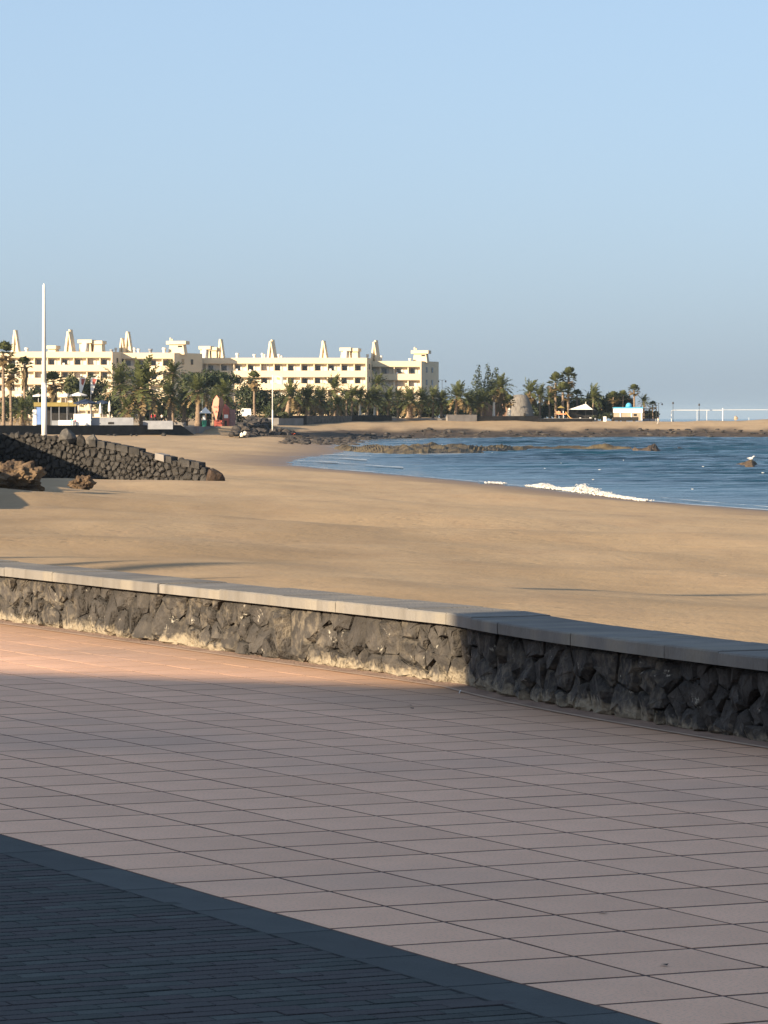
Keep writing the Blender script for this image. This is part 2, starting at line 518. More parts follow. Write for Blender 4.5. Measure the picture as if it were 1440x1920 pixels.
# ------------------------------------------------------------------ sea
def sea_mat():
    m = bpy.data.materials.new('sea_water')
    m.use_nodes = True
    nt = m.node_tree
    b = nt.nodes['Principled BSDF']
    b.inputs['Base Color'].default_value = (.012, .050, .085, 1)
    b.inputs['Roughness'].default_value = .16
    b.inputs['IOR'].default_value = 1.33
    b.inputs['Specular IOR Level'].default_value = .07
    ge = nt.nodes.new('ShaderNodeNewGeometry')
    mp = nt.nodes.new('ShaderNodeMapping')
    mp.inputs['Rotation'].default_value = (0, 0, R(-12))
    mp.inputs['Scale'].default_value = (.55, 1, 1)
    nt.links.new(ge.outputs['Position'], mp.inputs[0])
    h = math_node(nt, 'ADD', noise_node(nt, mp.outputs[0], .9, 7), math_node(nt, 'MULTIPLY', noise_node(nt, mp.outputs[0], .12, 3), 1.5))
    bp = nt.nodes.new('ShaderNodeBump')
    bp.inputs['Strength'].default_value = .8
    bp.inputs['Distance'].default_value = .38
    nt.links.new(h, bp.inputs['Height'])
    nt.links.new(bp.outputs[0], b.inputs['Normal'])
    # shallow, sandier water near the shore and darker weed patches
    nz = noise_node(nt, mp.outputs[0], .035, 4)
    r = nt.nodes.new('ShaderNodeValToRGB')
    r.color_ramp.elements[0].color = (.003, .022, .040, 1); r.color_ramp.elements[1].color = (.008, .050, .080, 1)
    r.color_ramp.elements[0].position = .38; r.color_ramp.elements[1].position = .62
    nt.links.new(nz, r.inputs[0])
    nt.links.new(r.outputs[0], b.inputs['Base Color'])
    return m
M['sea'] = sea_mat()
MB().add([(-400, 60, SEA - .55), (14000, -3000, SEA - .55), (14000, 16000, SEA - .55), (-400, 16000, SEA - .55)], [(0, 1, 2, 3)]).build('sea', M['sea'])
structure(bpy.data.objects['sea'])
ys = [150.0]
while ys[-1] < 905:
    ys.append(ys[-1] + .42 + (ys[-1] - 150) * .0016)
xs = np.linspace(-16, 112, 118)
ys = np.array(ys)
WX, WY = np.meshgrid(xs, ys)
WZ = np.full(WX.shape, SEA)
rs = np.random.RandomState(11)
for lam, amp in [(2.3, .014), (2.9, .016), (3.7, .020), (4.4, .024), (5.6, .030), (7.1, .036), (9.5, .042), (12.5, .045), (17, .05), (24, .05)]:
    a = R(90) + rs.normal(0, .33) - .15
    ph = rs.uniform(0, 6.28)
    k = 2 * math.pi / lam
    env = .6 + .4 * np.sin(WX / (lam * 5.3) + WY / (lam * 9) + ph * 2)
    s = np.sin(k * (WX * math.cos(a) + WY * math.sin(a)) + ph + .8 * np.sin(WX / (lam * 3.1) + ph))
    WZ += 3.3 * env * amp * (s + .35 * np.sin(2 * np.arcsin(np.clip(s, -1, 1)) + 1.2))
WZ = SEA + (WZ - SEA) * np.clip(-shore_dist(WX, WY) / 30, .06, 1)
nx = len(xs)
wme = bpy.data.meshes.new('sea_waves')
wme.from_pydata(np.stack([WX, WY, WZ], -1).reshape(-1, 3).tolist(), [],
                [(i * nx + j, i * nx + j + 1, (i + 1) * nx + j + 1, (i + 1) * nx + j) for i in range(len(ys) - 1) for j in range(nx - 1)])
wme.polygons.foreach_set('use_smooth', [True] * len(wme.polygons))
wme.materials.append(M['sea'])
structure(link('water', wme))

# foam: lapping edge, breaking wave and loose white caps, all small lumps of froth
def froth(name, label, lumps, kind='stuff'):
    mb = MB()
    bm = bmesh.new(); bmesh.ops.create_icosphere(bm, subdivisions=1, radius=1)
    base = [v.co.copy() for v in bm.verts]; fc = [tuple(v.index for v in f.verts) for f in bm.faces]; bm.free()
    for x, y, z, rx, ry, rz in lumps:
        mb.add([(x + p.x * rx * random.uniform(.7, 1.3), y + p.y * ry * random.uniform(.7, 1.3), z + p.z * rz * random.uniform(.6, 1.4)) for p in base], fc)
    o = mb.build(name, M['foam'], smooth=True)
    tag(o, label, 'foam')
    o['kind'] = kind
    return o

def along_px(pts, step):
    out = []
    W = [onz(x, y, SEA) for x, y in pts]
    for a, c in zip(W, W[1:]):
        n = max(1, int((c - a).length / step))
        for i in range(n):
            out.append(a.lerp(c, i / n))
    return out
lumps = []
for p in along_px([(915, 907), (945, 909)], .25) + along_px([(992, 913), (1075, 922), (1140, 931), (1190, 938), (1215, 941)], .10):
    px = 720 + p.x / p.y * FOCAL
    hgt = .10 + .62 * math.exp(-((px - 1100) / 34) ** 2) + .40 * math.exp(-((px - 1020) / 18) ** 2)
    hgt *= .55 + .5 * mnoise.noise(Vector((px * .06, 2, 0)))
    if px < 960: hgt = .12
    for k in range(10):
        t = random.random() ** 1.7
        r = random.uniform(.014, .065) * (1.1 - .6 * t)
        lumps.append((p.x + random.gauss(0, .15), p.y + random.uniform(-.3, 1.4) - .2 * t, SEA + hgt * t + .05, r * 1.4, r * 2.2, r * .8))
froth('breaking_wave', 'white breaking wave curling onto the sand at the right', lumps)

def foam_mat():
    m = mat('lacy_foam', (.62, .62, .60), (.50, .52, .52), scale=3, rough=.8)
    nt = m.node_tree
    ge = nt.nodes.new('ShaderNodeNewGeometry')
    mp = nt.nodes.new('ShaderNodeMapping'); mp.inputs['Scale'].default_value = (1, .45, 1)
    nt.links.new(ge.outputs['Position'], mp.inputs[0])
    at_ = nt.nodes.new('ShaderNodeAttribute'); at_.attribute_name = 'edge'
    n = math_node(nt, 'ADD', noise_node(nt, mp.outputs[0], .55, 6), math_node(nt, 'MULTIPLY', noise_node(nt, mp.outputs[0], .12, 3), .8))
    n = math_node(nt, 'ADD', n, math_node(nt, 'MULTIPLY', at_.outputs['Fac'], .42))
    f = ramp(nt, n, 1.10, 1.50, 0, .7)
    tr = nt.nodes.new('ShaderNodeBsdfTransparent')
    ms = nt.nodes.new('ShaderNodeMixShader')
    nt.links.new(f, ms.inputs[0])
    nt.links.new(tr.outputs[0], ms.inputs[1])
    nt.links.new(nt.nodes['Principled BSDF'].outputs[0], ms.inputs[2])
    nt.links.new(ms.outputs[0], nt.nodes['Material Output'].inputs['Surface'])
    return m
M['lace'] = foam_mat()
def foam_strip(pts, w0, w1, step=.8, lift=.10):
    """a sheet of spent foam; pts in photo pixels on the water, widths in metres before and behind the line"""
    P = along_px(pts, step)
    nb = 7
    v, e = [], []
    for p in P:
        j = mnoise.noise(Vector((p.x * .3, p.y * .1, 7)))
        for q in range(nb):
            t = q / (nb - 1)
            y = p.y - w0 + (w0 + w1 * (1 + .5 * j)) * t
            v.append((p.x, y, 0)); e.append(1 - abs(t * 2 - 1) ** 2)
    va = np.array(v)
    va[:, 2] = np.maximum(SEA + lift, terrain(va[:, 0], va[:, 1]) + .015)
    v = va.tolist()
    f = [(i * nb + q, (i + 1) * nb + q, (i + 1) * nb + q + 1, i * nb + q + 1) for i in range(len(P) - 1) for q in range(nb - 1)]
    return v, e, f
fv, fe, ff = [], [], []
for pts, w0, w1 in (([(548, 873), (600, 879), (700, 887), (850, 901), (1000, 916), (1200, 940), (1300, 950), (1440, 959), (1600, 972)], .6, 3.2),
                    ([(1240, 936), (1330, 944), (1440, 953), (1560, 962)], 1.0, 3.0),
                    ([(556, 866), (620, 869), (700, 876), (760, 880)], 3, 8), ([(556, 859), (620, 861), (690, 865)], 4, 10), ([(580, 853), (640, 855), (700, 857)], 4, 8),
                    ([(900, 905), (1000, 914), (1200, 938)], .5, 4.0),
                    ([(820, 822.3), (1000, 821.8), (1440, 821.3)], 5, 12), ([(640, 852), (820, 853.5), (950, 852)], 3, 6), ([(930, 842), (1010, 842.5)], 5, 10)):
    v, e, f = foam_strip(pts, w0, w1, lift=.13 if pts[0][1] < 870 else .08)
    o_ = len(fv)
    fv += v; fe += e; ff += [tuple(i + o_ for i in q) for q in f]
fme = bpy.data.meshes.new('shore_foam')
fme.from_pydata(fv, [], ff)
fme.polygons.foreach_set('use_smooth', [True] * len(fme.polygons))
at_ = fme.attributes.new('edge', 'FLOAT', 'POINT'); at_.data.foreach_set('value', fe)
fme.materials.append(M['lace'])
o = link('shore_foam', fme); o['kind'] = 'stuff'
tag(o, 'thin lacy white foam along the waterline', 'foam')
lumps = []
for k in range(22):
    p = onz(random.uniform(760, 1440), random.uniform(824, 925), SEA)
    if float(shore_dist(p.x, p.y)) < -6:
        s = p.y / 300
        for q in range(1):
            lumps.append((p.x + random.gauss(0, .4) * s, p.y + random.gauss(0, .4), SEA + .2, random.uniform(.04, .16) * s, random.uniform(.1, .3) * s, random.uniform(.01, .03)))
froth('white_caps', 'scattered small white caps and flecks of froth on the bay', lumps)

# ------------------------------------------------------------------ promenade
NV = Vector((.9054, .4245, 0))             # across the promenade, towards the sea
AV = Vector((.4245, -.9054, 0))            # along the promenade, towards the viewer
O_BORDER0, O_BORDER1, O_WALL = 4.79, 5.014, 10.30

def prom(o, t, z=0.0):
    p = NV * o + AV * t
    return Vector((p.x, p.y, z))

def quad_prism(mb, c4, z0, z1, mi=0):
    return mb.prism([(p.x, p.y) for p in c4], z0, z1, mi)

def in_view(p, mx=60):
    d = p - Vector((0, 0, EYE))
    f = d.y * CP - d.z * SP
    if f < 1:
        return False
    px = 720 + FOCAL * d.x / f
    py = 960 - FOCAL * (d.y * SP + d.z * CP) / f
    return -mx < px < 1440 + mx and -mx < py < 1920 + mx

W_T0, W_T1 = -53.0, 45.0                   # the sea wall's run along AV
corner_t = W_T0
base = [prom(O_WALL + .42, W_T1), prom(O_WALL + .42, corner_t), Vector((-20.5, 206, 0)), Vector((-140, 206, 0)), Vector((-140, -60, 0))]
g = MB().prism([(p.x, p.y) for p in base][::1], -3.5, -.0009).build('promenade', M['tile_joint'])
fix_normals(structure(g))

TA, TO = .44, .40
def tile_mesh(name, la, lo, th, ch, material):
    mb = MB()
    x, y = la / 2, lo / 2
    v = [(-x, -y, -th), (x, -y, -th), (x, y, -th), (-x, y, -th), (-x, -y, -ch), (x, -y, -ch), (x, y, -ch), (-x, y, -ch),
         (-x + ch, -y + ch, 0), (x - ch, -y + ch, 0), (x - ch, y - ch, 0), (-x + ch, y - ch, 0)]
    f = [(0, 1, 5, 4), (1, 2, 6, 5), (2, 3, 7, 6), (3, 0, 4, 7), (4, 5, 9, 8), (5, 6, 10, 9), (6, 7, 11, 10), (7, 4, 8, 11), (8, 9, 10, 11)]
    return mb.add(v, f).mesh(name, material)
ang = math.atan2(AV.y, AV.x)
tmesh = tile_mesh('tile', TA - .024, TO - .014, .01, .0003, M['tile'])
cells = []
n_rows = int((O_WALL - O_BORDER1) / TO)
for i in range(n_rows):
    for k in range(-60, 40):
        t = -11.125 + TA * (k + .5)
        o = O_BORDER1 + .012 + TO * (i + .5)
        cells.append((prom(o, t), i, k))
vis = [c for c in cells if in_view(c[0], 90)]
vis.sort(key=lambda c: c[0].length)
rest = MB()
for n, (p, i, k) in enumerate(vis):
    rot = Matrix.Rotation(ang, 4, 'Z') @ Matrix.Rotation(random.gauss(0, .0006), 4, 'X') @ Matrix.Rotation(random.gauss(0, .0006), 4, 'Y') @ Matrix.Rotation(random.gauss(0, .003), 4, 'Z')
    p = p + Vector((0, 0, abs(random.gauss(0, .0003))))
    if n < 300:
        o = link('tile', tmesh, g)
        o.matrix_local = Matrix.Translation(p) @ rot
    else:
        mm = Matrix.Translation(p) @ rot
        rest.add([mm @ v.co for v in tmesh.vertices], [tuple(q.vertices) for q in tmesh.polygons])
far_t = [c for c in cells if not in_view(c[0], 90) and -34 < c[0].dot(AV) < 6]
for p, i, k in far_t:
    mm = Matrix.Translation(p) @ Matrix.Rotation(ang, 4, 'Z')
    rest.add([mm @ v.co for v in tmesh.vertices], [tuple(q.vertices) for q in tmesh.polygons])
o = rest.build('tile_field', M['tile'], g)
o['kind'] = 'stuff'
# sandy edging strip between the last tiles and the wall foot
M['edging'] = mat('edging_mortar', (.34, .235, .175), (.24, .165, .125), scale=4, rough=.9, bump=.4, bscale=60)
o_end = O_BORDER1 + .012 + n_rows * TO
mb = MB()
mb.prism([(p.x, p.y) for p in (prom(o_end + .004, -60), prom(o_end + .004, 20), prom(O_WALL + .1, 20), prom(O_WALL + .1, -60))], -.02, .003)
fix_normals(mb.build('edging', M['edging'], g))
# dark border stones
k = 0
bl = .62
bmesh_ = tile_mesh('border_stone', bl - .010, O_BORDER1 - O_BORDER0 - .010, .012, .002, M['border'])
for k in range(-70, 5):
    p = prom((O_BORDER0 + O_BORDER1) / 2, bl * (k + .5) - 3, .004)
    if in_view(p, 160):
        o = link('border_stone', bmesh_, g)
        o.matrix_local = Matrix.Translation(p) @ Matrix.Rotation(ang, 4, 'Z')
# dark brick pavers, long side across the promenade, half bond
PL, PW = .20, .08
pmesh = tile_mesh('paver', PW - .012, PL - .004, .012, .0015, M['paver'])
cells = []
for k in range(-275, 12):
    for i in range(0, 30):
        o_ = O_BORDER0 - .004 - PL * (i + .5) + (PL / 2 if k % 2 else 0)
        if o_ > O_BORDER0 - PL * .45:
            o_ = O_BORDER0 - PL * .26
        cells.append(prom(o_, PW * (k + .5) - .02))
vis = sorted([p for p in cells if in_view(p, 70)], key=lambda p: p.length)
rest = MB()
jo = MB().prism([(p.x, p.y) for p in (prom(-9, -60), prom(-9, 30), prom(O_BORDER0 + .01, 30), prom(O_BORDER0 + .01, -60))], -.3, .0006).build('paving_bed', M['paver_joint'], g)
fix_normals(jo)
for n, p in enumerate(vis):
    rot = Matrix.Rotation(ang, 4, 'Z') @ Matrix.Rotation(random.gauss(0, .004), 4, 'X') @ Matrix.Rotation(random.gauss(0, .004), 4, 'Y')
    p = p + Vector((0, 0, .0022 + abs(random.gauss(0, .0008))))
    if n < 300:
        o = link('paver', pmesh, g)
        o.matrix_local = Matrix.Translation(p) @ rot
    else:
        rest.add([Matrix.Translation(p) @ rot @ v.co for v in pmesh.vertices], [tuple(q.vertices) for q in pmesh.polygons])
for p in cells:
    if not in_view(p, 70) and -24 < p.dot(AV) < -5 and p.dot(NV) > .6:
        rot = Matrix.Rotation(ang, 4, 'Z')
        rest.add([Matrix.Translation(p + Vector((0, 0, .0025))) @ rot @ v.co for v in pmesh.vertices], [tuple(q.vertices) for q in pmesh.polygons])
if rest.v:
    rest.build('paver_field', M['paver'], g)['kind'] = 'stuff'

# ------------------------------------------------------------------ dry stone laying
def clip_half(poly, px, py, nx_, ny_):
    out = []
    n = len(poly)
    for i in range(n):
        a, c = poly[i], poly[(i + 1) % n]
        da = (a[0] - px) * nx_ + (a[1] - py) * ny_
        dc = (c[0] - px) * nx_ + (c[1] - py) * ny_
        if da <= 0:
            out.append(a)
        if (da < 0 < dc) or (dc < 0 < da):
            t = da / (da - dc)
            out.append((a[0] + (c[0] - a[0]) * t, a[1] + (c[1] - a[1]) * t))
    return out

def voronoi(pts, w, h, x0=0.0, y0=0.0, reach=1.2):
    cells = []
    for i, (x, y) in enumerate(pts):
        poly = [(x0, y0), (w, y0), (w, h), (x0, h)]
        for j, (u, v) in enumerate(pts):
            if i != j and abs(u - x) < reach and abs(v - y) < reach:
                poly = clip_half(poly, (x + u) / 2, (y + v) / 2, u - x, v - y)
                if len(poly) < 3:
                    break
        if len(poly) >= 3:
            cells.append(poly)
    return cells

def poisson(w, h, rmin, rmax, tries, rng, x0=0.0, y0=0.0):
    pts = []
    for _ in range(tries):
        r = rng.uniform(rmin, rmax) if len(pts) < 30 or rng.random() < .5 else rmin
        x, y = rng.uniform(x0, w), rng.uniform(y0, h)
        if all((x - a) ** 2 + (y - b_) ** 2 > max(r, q) ** 2 * .8 for a, b_, q in pts):
            pts.append((x, y, r))
    return [(a, b_) for a, b_, _ in pts]

def stone_mesh(poly, gap, depth, rng, rounding=1, rough=.012, rc=.22):
    """a wall stone: outline in (s, z), bulging to -y; origin at its centre"""
    cx = sum(p[0] for p in poly) / len(poly)
    cz = sum(p[1] for p in poly) / len(poly)
    size = math.sqrt(max((p[0] - cx) ** 2 + (p[1] - cz) ** 2 for p in poly))
    f = max(.55, 1 - gap / (size * .7))
    pl = [((p[0] - cx) * f, (p[1] - cz) * f) for p in poly]
    # drop tiny edges, then round the corners
    q = [pl[0]]
    for p in pl[1:]:
        if math.hypot(p[0] - q[-1][0], p[1] - q[-1][1]) > size * .18:
            q.append(p)
    if len(q) < 3:
        q = pl
    for _ in range(rounding):
        r = []
        for i in range(len(q)):
            a, c = q[i], q[(i + 1) % len(q)]
            r.append((a[0] * (1 - rc) + c[0] * rc, a[1] * (1 - rc) + c[1] * rc))
            r.append((a[0] * rc + c[0] * (1 - rc), a[1] * rc + c[1] * (1 - rc)))
        q = r
    n = len(q)
    d = depth * rng.uniform(.6, 1.25)
    j = lambda s: rng.uniform(-s, s)
    tilt = (rng.gauss(0, .12), rng.gauss(0, .12))
    v = [(x, .03, z) for x, z in q]
    v += [(x * .97 + j(rough), -d * .45 + j(rough), z * .97 + j(rough)) for x, z in q]
    v += [(x * .72 + j(rough), -d + j(rough) + tilt[0] * x + tilt[1] * z, z * .72 + j(rough)) for x, z in q]
    v.append((j(rough), -d * 1.05 + j(rough), j(rough)))
    fc = []
    for i in range(n):
        k2 = (i + 1) % n
        fc += [(i, k2, n + k2, n + i), (n + i, n + k2, 2 * n + k2, 2 * n + i), (2 * n + i, 2 * n + k2, 3 * n)]
    return (cx, cz), v, fc

# ------------------------------------------------------------------ the low sea wall
WALL_H, COP = .365, .07
wall = empty('sea_wall', prom(O_WALL, 0), 'low black lava stone wall with grey coping along the tiled promenade', 'wall', rz=ang)
wi = wall.matrix_world.copy()
# local frame: x along AV (towards the viewer), y = towards the sea
def wbend(x):                               # the wall swings a little towards the promenade
    return -.56 * (1 - math.exp(-max(0.0, x + 20.85) / 2.4))
st = [W_T0] + [-21 + .25 * q for q in range(50)] + [W_T1]
core = MB()
for x in st:
    b0 = wbend(x)
    core.v += [(x, .035 + b0, -.9), (x, .035 + b0, WALL_H - .004), (x, .40 + b0, WALL_H - .004), (x, .40 + b0, -.9)]
core.f = [(i * 4 + q, i * 4 + 4 + q, i * 4 + 4 + (q + 1) % 4, i * 4 + (q + 1) % 4) for i in range(len(st) - 1) for q in range(4)]
core.m = [0] * len(core.f)
fix_normals(core.build('core', M['mortar'], wall))
strip = MB()
xs2 = [-60 + .4 * q for q in range(190)]
for x in xs2:
    p0, p1 = prom(O_WALL + wbend(x) - .150, x, .005), prom(O_WALL + wbend(x) - .118, x, .006)
    strip.v += [tuple(p0), tuple(p1)]
strip.f = [(2 * i, 2 * i + 2, 2 * i + 3, 2 * i + 1) for i in range(len(xs2) - 1)]; strip.m = [0] * len(strip.f)
fix_normals(strip.build('edge_strip', mat('pale_edge_mortar', (.52, .38, .28), (.40, .29, .21), scale=2, rough=.9), g))
dust = MB()
for x in xs2:
    p0, p1 = prom(O_WALL + wbend(x) - .116, x, .004), prom(O_WALL + wbend(x) + .06, x, .012)
    dust.v += [tuple(p0), tuple(p1)]
dust.f = list(strip.f); dust.m = list(strip.m)
fix_normals(dust.build('sand_drift', M['edging'], g))
rng = random.Random(21)
S0, S1 = -33.5, -13.5                       # stretch laid stone by stone
pts = poisson(S1 - S0, WALL_H, .125, .32, 9000, rng)
cells = voronoi(pts, S1 - S0, WALL_H, reach=.9)
n_st = 0
for poly in cells:
    (cx, cz), v, fc = stone_mesh(poly, .005, .045, rng, 1, .011, .12)
    mb = MB(); mb.add(v, fc)
    o = mb.build('stone', M['basalt'], wall, loc=(S0 + cx, .03 + wbend(S0 + cx), cz))
    o.rotation_euler = (0, 0, math.atan((wbend(S0 + cx + .05) - wbend(S0 + cx - .05)) / .1))
    n_st += 1
# the rest of its run, out of view, joined
restw = MB()
for a0, a1 in ((W_T0, S0), (S1, S1 + 12)):
    pts = poisson(a1 - a0, WALL_H, .2, .34, 2500, rng)
    for poly in voronoi(pts, a1 - a0, WALL_H, reach=1.2):
        (cx, cz), v, fc = stone_mesh(poly, .01, .075, rng, 1, .012)
        restw.add([(x + a0 + cx, y + .03 + wbend(a0 + cx), z + cz) for x, y, z in v], fc)
restw.build('stone_field', M['basalt'], wall)['kind'] = 'stuff'
x = W_T0
while x < W_T1:
    ln = rng.uniform(.85, 1.15) if not -22 < x < -12 else rng.uniform(.5, .62)
    mb = MB()
    j = lambda: rng.gauss(0, .003)
    y0, y1 = -.075 + j(), .455
    z0, z1 = WALL_H + .001, WALL_H + COP + j() * .7
    c = .008
    xs_ = (x + .003, x + ln - .003)
    v = []
    for xx in xs_:
        bb = wbend(xx)
        v += [(xx, y0 + bb, z0), (xx, y1 + bb, z0), (xx, y1 + bb, z1 - c), (xx, y1 - c + bb, z1), (xx, y0 + c + bb, z1), (xx, y0 + bb, z1 - c)]
    f = [tuple(range(6)), tuple(range(11, 5, -1))] + [(i, 6 + i, 6 + (i + 1) % 6, (i + 1) % 6) for i in range(6)]
    mb.add(v, f)
    o = mb.build('coping_slab', M['coping'], wall)
    fix_normals(o)
    x += ln
print('wall stones', n_st)
# ------------------------------------------------------------------ unseen buildings behind the viewer's left, shaped to throw the promenade's shade
TAN = math.tan(R(SUN_EL))
LH = Vector((lh[0], lh[1], 0))
A_ = Vector((.476, 23.25, 0))
S_OCC = 28.0
C_ = A_ - LH * S_OCC
rest_b = empty('shading_restaurant', C_, 'unseen two storey restaurant shaped to shade the promenade from its landward side', 'building')
pl = [Vector((0, 0, 0)), AV * 46, AV * 46 - NV * 9, -LH * 8 + AV * .8]  # back corner kept inside its own shade
fix_normals(MB().prism([(p.x, p.y) for p in pl], -.1, 9.15).build('wall', M['white_wall'], rest_b))
for k in range(9):
    c = AV * (3 + k * 4.8) + NV * .02
    mb = MB().box(-1.2, 1.2, -.05, .05, .15, 2.6)
    o = mb.build('window', M['glass'], rest_b); o.location = c; o.rotation_euler = (0, 0, ang)
e_ = Vector((-.898, .44, 0))
wing = empty('shading_annex', C_, 'unseen lower annex shaped to set the shade edge at the restaurant corner', 'building')
hw = TAN * S_OCC - .02
pl = [AV * .5 - LH * .5, -LH * 6 + AV * 1.2, e_ * 24 - LH * 6, e_ * 24, Vector((0, 0, 0)) + e_ * .001]
fix_normals(MB().prism([(p.x, p.y) for p in pl], -.1, hw).build('wall', M['white_wall'], wing))
o = MB().box(-.9, .9, -.06, .06, 0, 2.2).build('door', M['dark_void'], wing); o.location = e_ * 5; o.rotation_euler = (0, 0, math.atan2(e_.y, e_.x))

# ------------------------------------------------------------------ rocks
_ico = {}
def ico(n):
    if n not in _ico:
        bm = bmesh.new(); bmesh.ops.create_icosphere(bm, subdivisions=n, radius=1)
        _ico[n] = ([v.co.copy() for v in bm.verts], [tuple(v.index for v in f.verts) for f in bm.faces]); bm.free()
    return _ico[n]

def rock_mesh(seed, rough=.35, sub=2, mat_='basalt_far', angular=True, smooth=False, jag=0.0):
    v, f = ico(sub)
    rg = random.Random(seed)
    off = Vector((rg.uniform(-50, 50), rg.uniform(-50, 50), rg.uniform(-50, 50)))
    planes = [(Vector((rg.gauss(0, 1), rg.gauss(0, 1), rg.gauss(0, .8))).normalized(), rg.uniform(.55, .85)) for _ in range(9)] if angular else []
    out = []
    for p in v:
        q = p * (1 + rough * mnoise.noise(p * 1.4 + off) + rough * .5 * mnoise.noise(p * 3.7 + off))
        if jag:
            q = q * (1 + jag * (.8 * abs(mnoise.noise(p * 4 + off)) + .7 * abs(mnoise.noise(p * 10 + off)) + .45 * mnoise.noise(p * 24 + off)))
        for n, d in planes:
            e = q.dot(n) - d
            if e > 0:
                q = q - n * e * .9
        out.append(q)
    mb = MB(); mb.add(out, f)
    return mb.mesh('rock', M[mat_], smooth)

ROCKS = {k: [rock_mesh(i * 7 + 1 + h, mat_=k) for i in range(7)] for h, k in enumerate(('basalt_far', 'lava'))}
BROWN = [rock_mesh(i * 5 + 90, rough=.5, sub=5, mat_='brown_rock', angular=False, jag=.2) for i in range(4)]

def place_rock(me, p, s, parent=None, rz=None, name='rock'):
    o = link(name, me, parent)
    o.location = p
    o.scale = s
    o.rotation_euler = (random.uniform(-.2, .2), random.uniform(-.2, .2), random.uniform(0, 6.28) if rz is None else rz)
    return o

# ------------------------------------------------------------------ groyne on the left
g1 = hit(392, 905)
g0 = at(200, 893, g1.y + 4)
gdir = (g1 - g0); gdir.z = 0; gdir.normalize()
ga = math.atan2(gdir.y, gdir.x)
gl = g0 - gdir * 9.5                       # left end, out of frame
gl.z = 0
gn = Vector((gdir.y, -gdir.x, 0))          # towards the viewer
def gplane(px, py):
    d = ray(px, py)
    t = (gl - Vector((0, 0, EYE))).dot(gn) / d.dot(gn)
    p = Vector((0, 0, EYE)) + d * t
    return (p - gl).dot(gdir), p.z
top_px = [(-60, 806), (0, 813), (60, 813), (110, 817), (165, 826), (200, 832), (265, 845), (330, 862), (378, 871), (388, 878)]
top_sz = [gplane(*p) for p in top_px]
GLEN = gplane(383, 880)[0]
def gtop(s):
    return float(np.interp(s, [a for a, _ in top_sz], [b_ for _, b_ in top_sz]))
groyne = empty('stone_groyne', gl, 'dark dry stone groyne sloping down onto the sand below the tall white pole', 'groyne', rz=ga)
zb = g1.z - .4
ss = np.linspace(0, GLEN, 16)
prof = [(s, zb) for s in (0, GLEN)] + [(float(s), gtop(s) - .08) for s in ss[::-1]]
fix_normals(MB().xzprism(prof, .10, .6).build('core', M['mortar'], groyne))
rng = random.Random(5)
hmax = max(b_ for _, b_ in top_sz)
pts = poisson(GLEN, hmax + .2, .27, .50, 14000, rng, 0, zb)
n_g = 0
extra = MB()
vis_s0 = gplane(-20, 850)[0]
for poly in voronoi(pts, GLEN + .1, hmax + .5, 0, zb, reach=2.0):
    cx = sum(p[0] for p in poly) / len(poly); cz = sum(p[1] for p in poly) / len(poly)
    if cz > gtop(cx) - .06:
        continue
    gp = gl + gdir * cx
    if cz < ground(gp.x, gp.y) - .45:
        continue
    (cx, cz), v, fc = stone_mesh(poly, .024, .17, rng, 1, .03, .17)
    if cx > vis_s0 and n_g < 300:
        MB().add(v, fc).build('stone', M['basalt_far'], groyne, loc=(cx, .1, cz)); n_g += 1
    else:
        extra.add([(x + cx, y + .1, z + cz) for x, y, z in v], fc)
extra.build('stone_field', M['basalt_far'], groyne)['kind'] = 'stuff'
# cap stones along the lower right run of its crest
for px0, px1 in ((168, 182), (184, 199), (202, 218), (221, 242), (243, 264), (292, 310), (312, 324), (341, 358), (360, 376)):
    s0, s1 = gplane(px0, 840)[0], gplane(px1, 840)[0]
    z = gtop((s0 + s1) / 2)
    sl = (gtop(s1) - gtop(s0))
    mb = MB().xzprism([(s0 + .02, z - .28 - sl * .5), (s1 - .02, z - .28 + sl * .5), (s1 - .04, z + .10 + sl * .4), (s0 + .04, z + .10 - sl * .4)], -.12, .55)
    fix_normals(mb.build('cap_stone', M['concrete'] if px0 in (292,) else M['basalt_far'], groyne))
print('groyne stones', n_g, 'len', GLEN)
# ground behind it, and an unseen retaining wall, raised to shade the groyne's left end
zf = at(83, 817, g0.y + 5).z
gf = [gl - gdir * .5 - gn, gl + gdir * gplane(120, 820)[0] - gn, gl + gdir * gplane(100, 820)[0] - gn + Vector((-3, 14, 0))]
fill = MB().prism([(-140, gl.y + 1.5)] + [(p.x, p.y) for p in gf] + [(-60, g0.y + 40), (-140, g0.y + 40)], -3.5, zf - .02).build('raised_path', M['edging'])
fix_normals(structure(fill))
bx = -.0985 * gl.y - 1.0
rw = empty('shading_retaining_wall', (bx, 95, 0), 'unseen black stone retaining wall before the groyne, raised to shade it', 'wall')
zt = 1.15
MB().box(-1.0, 0, 0, gl.y - 95 + 1.5, -3, zt).build('wall', M['basalt_far'], rw)

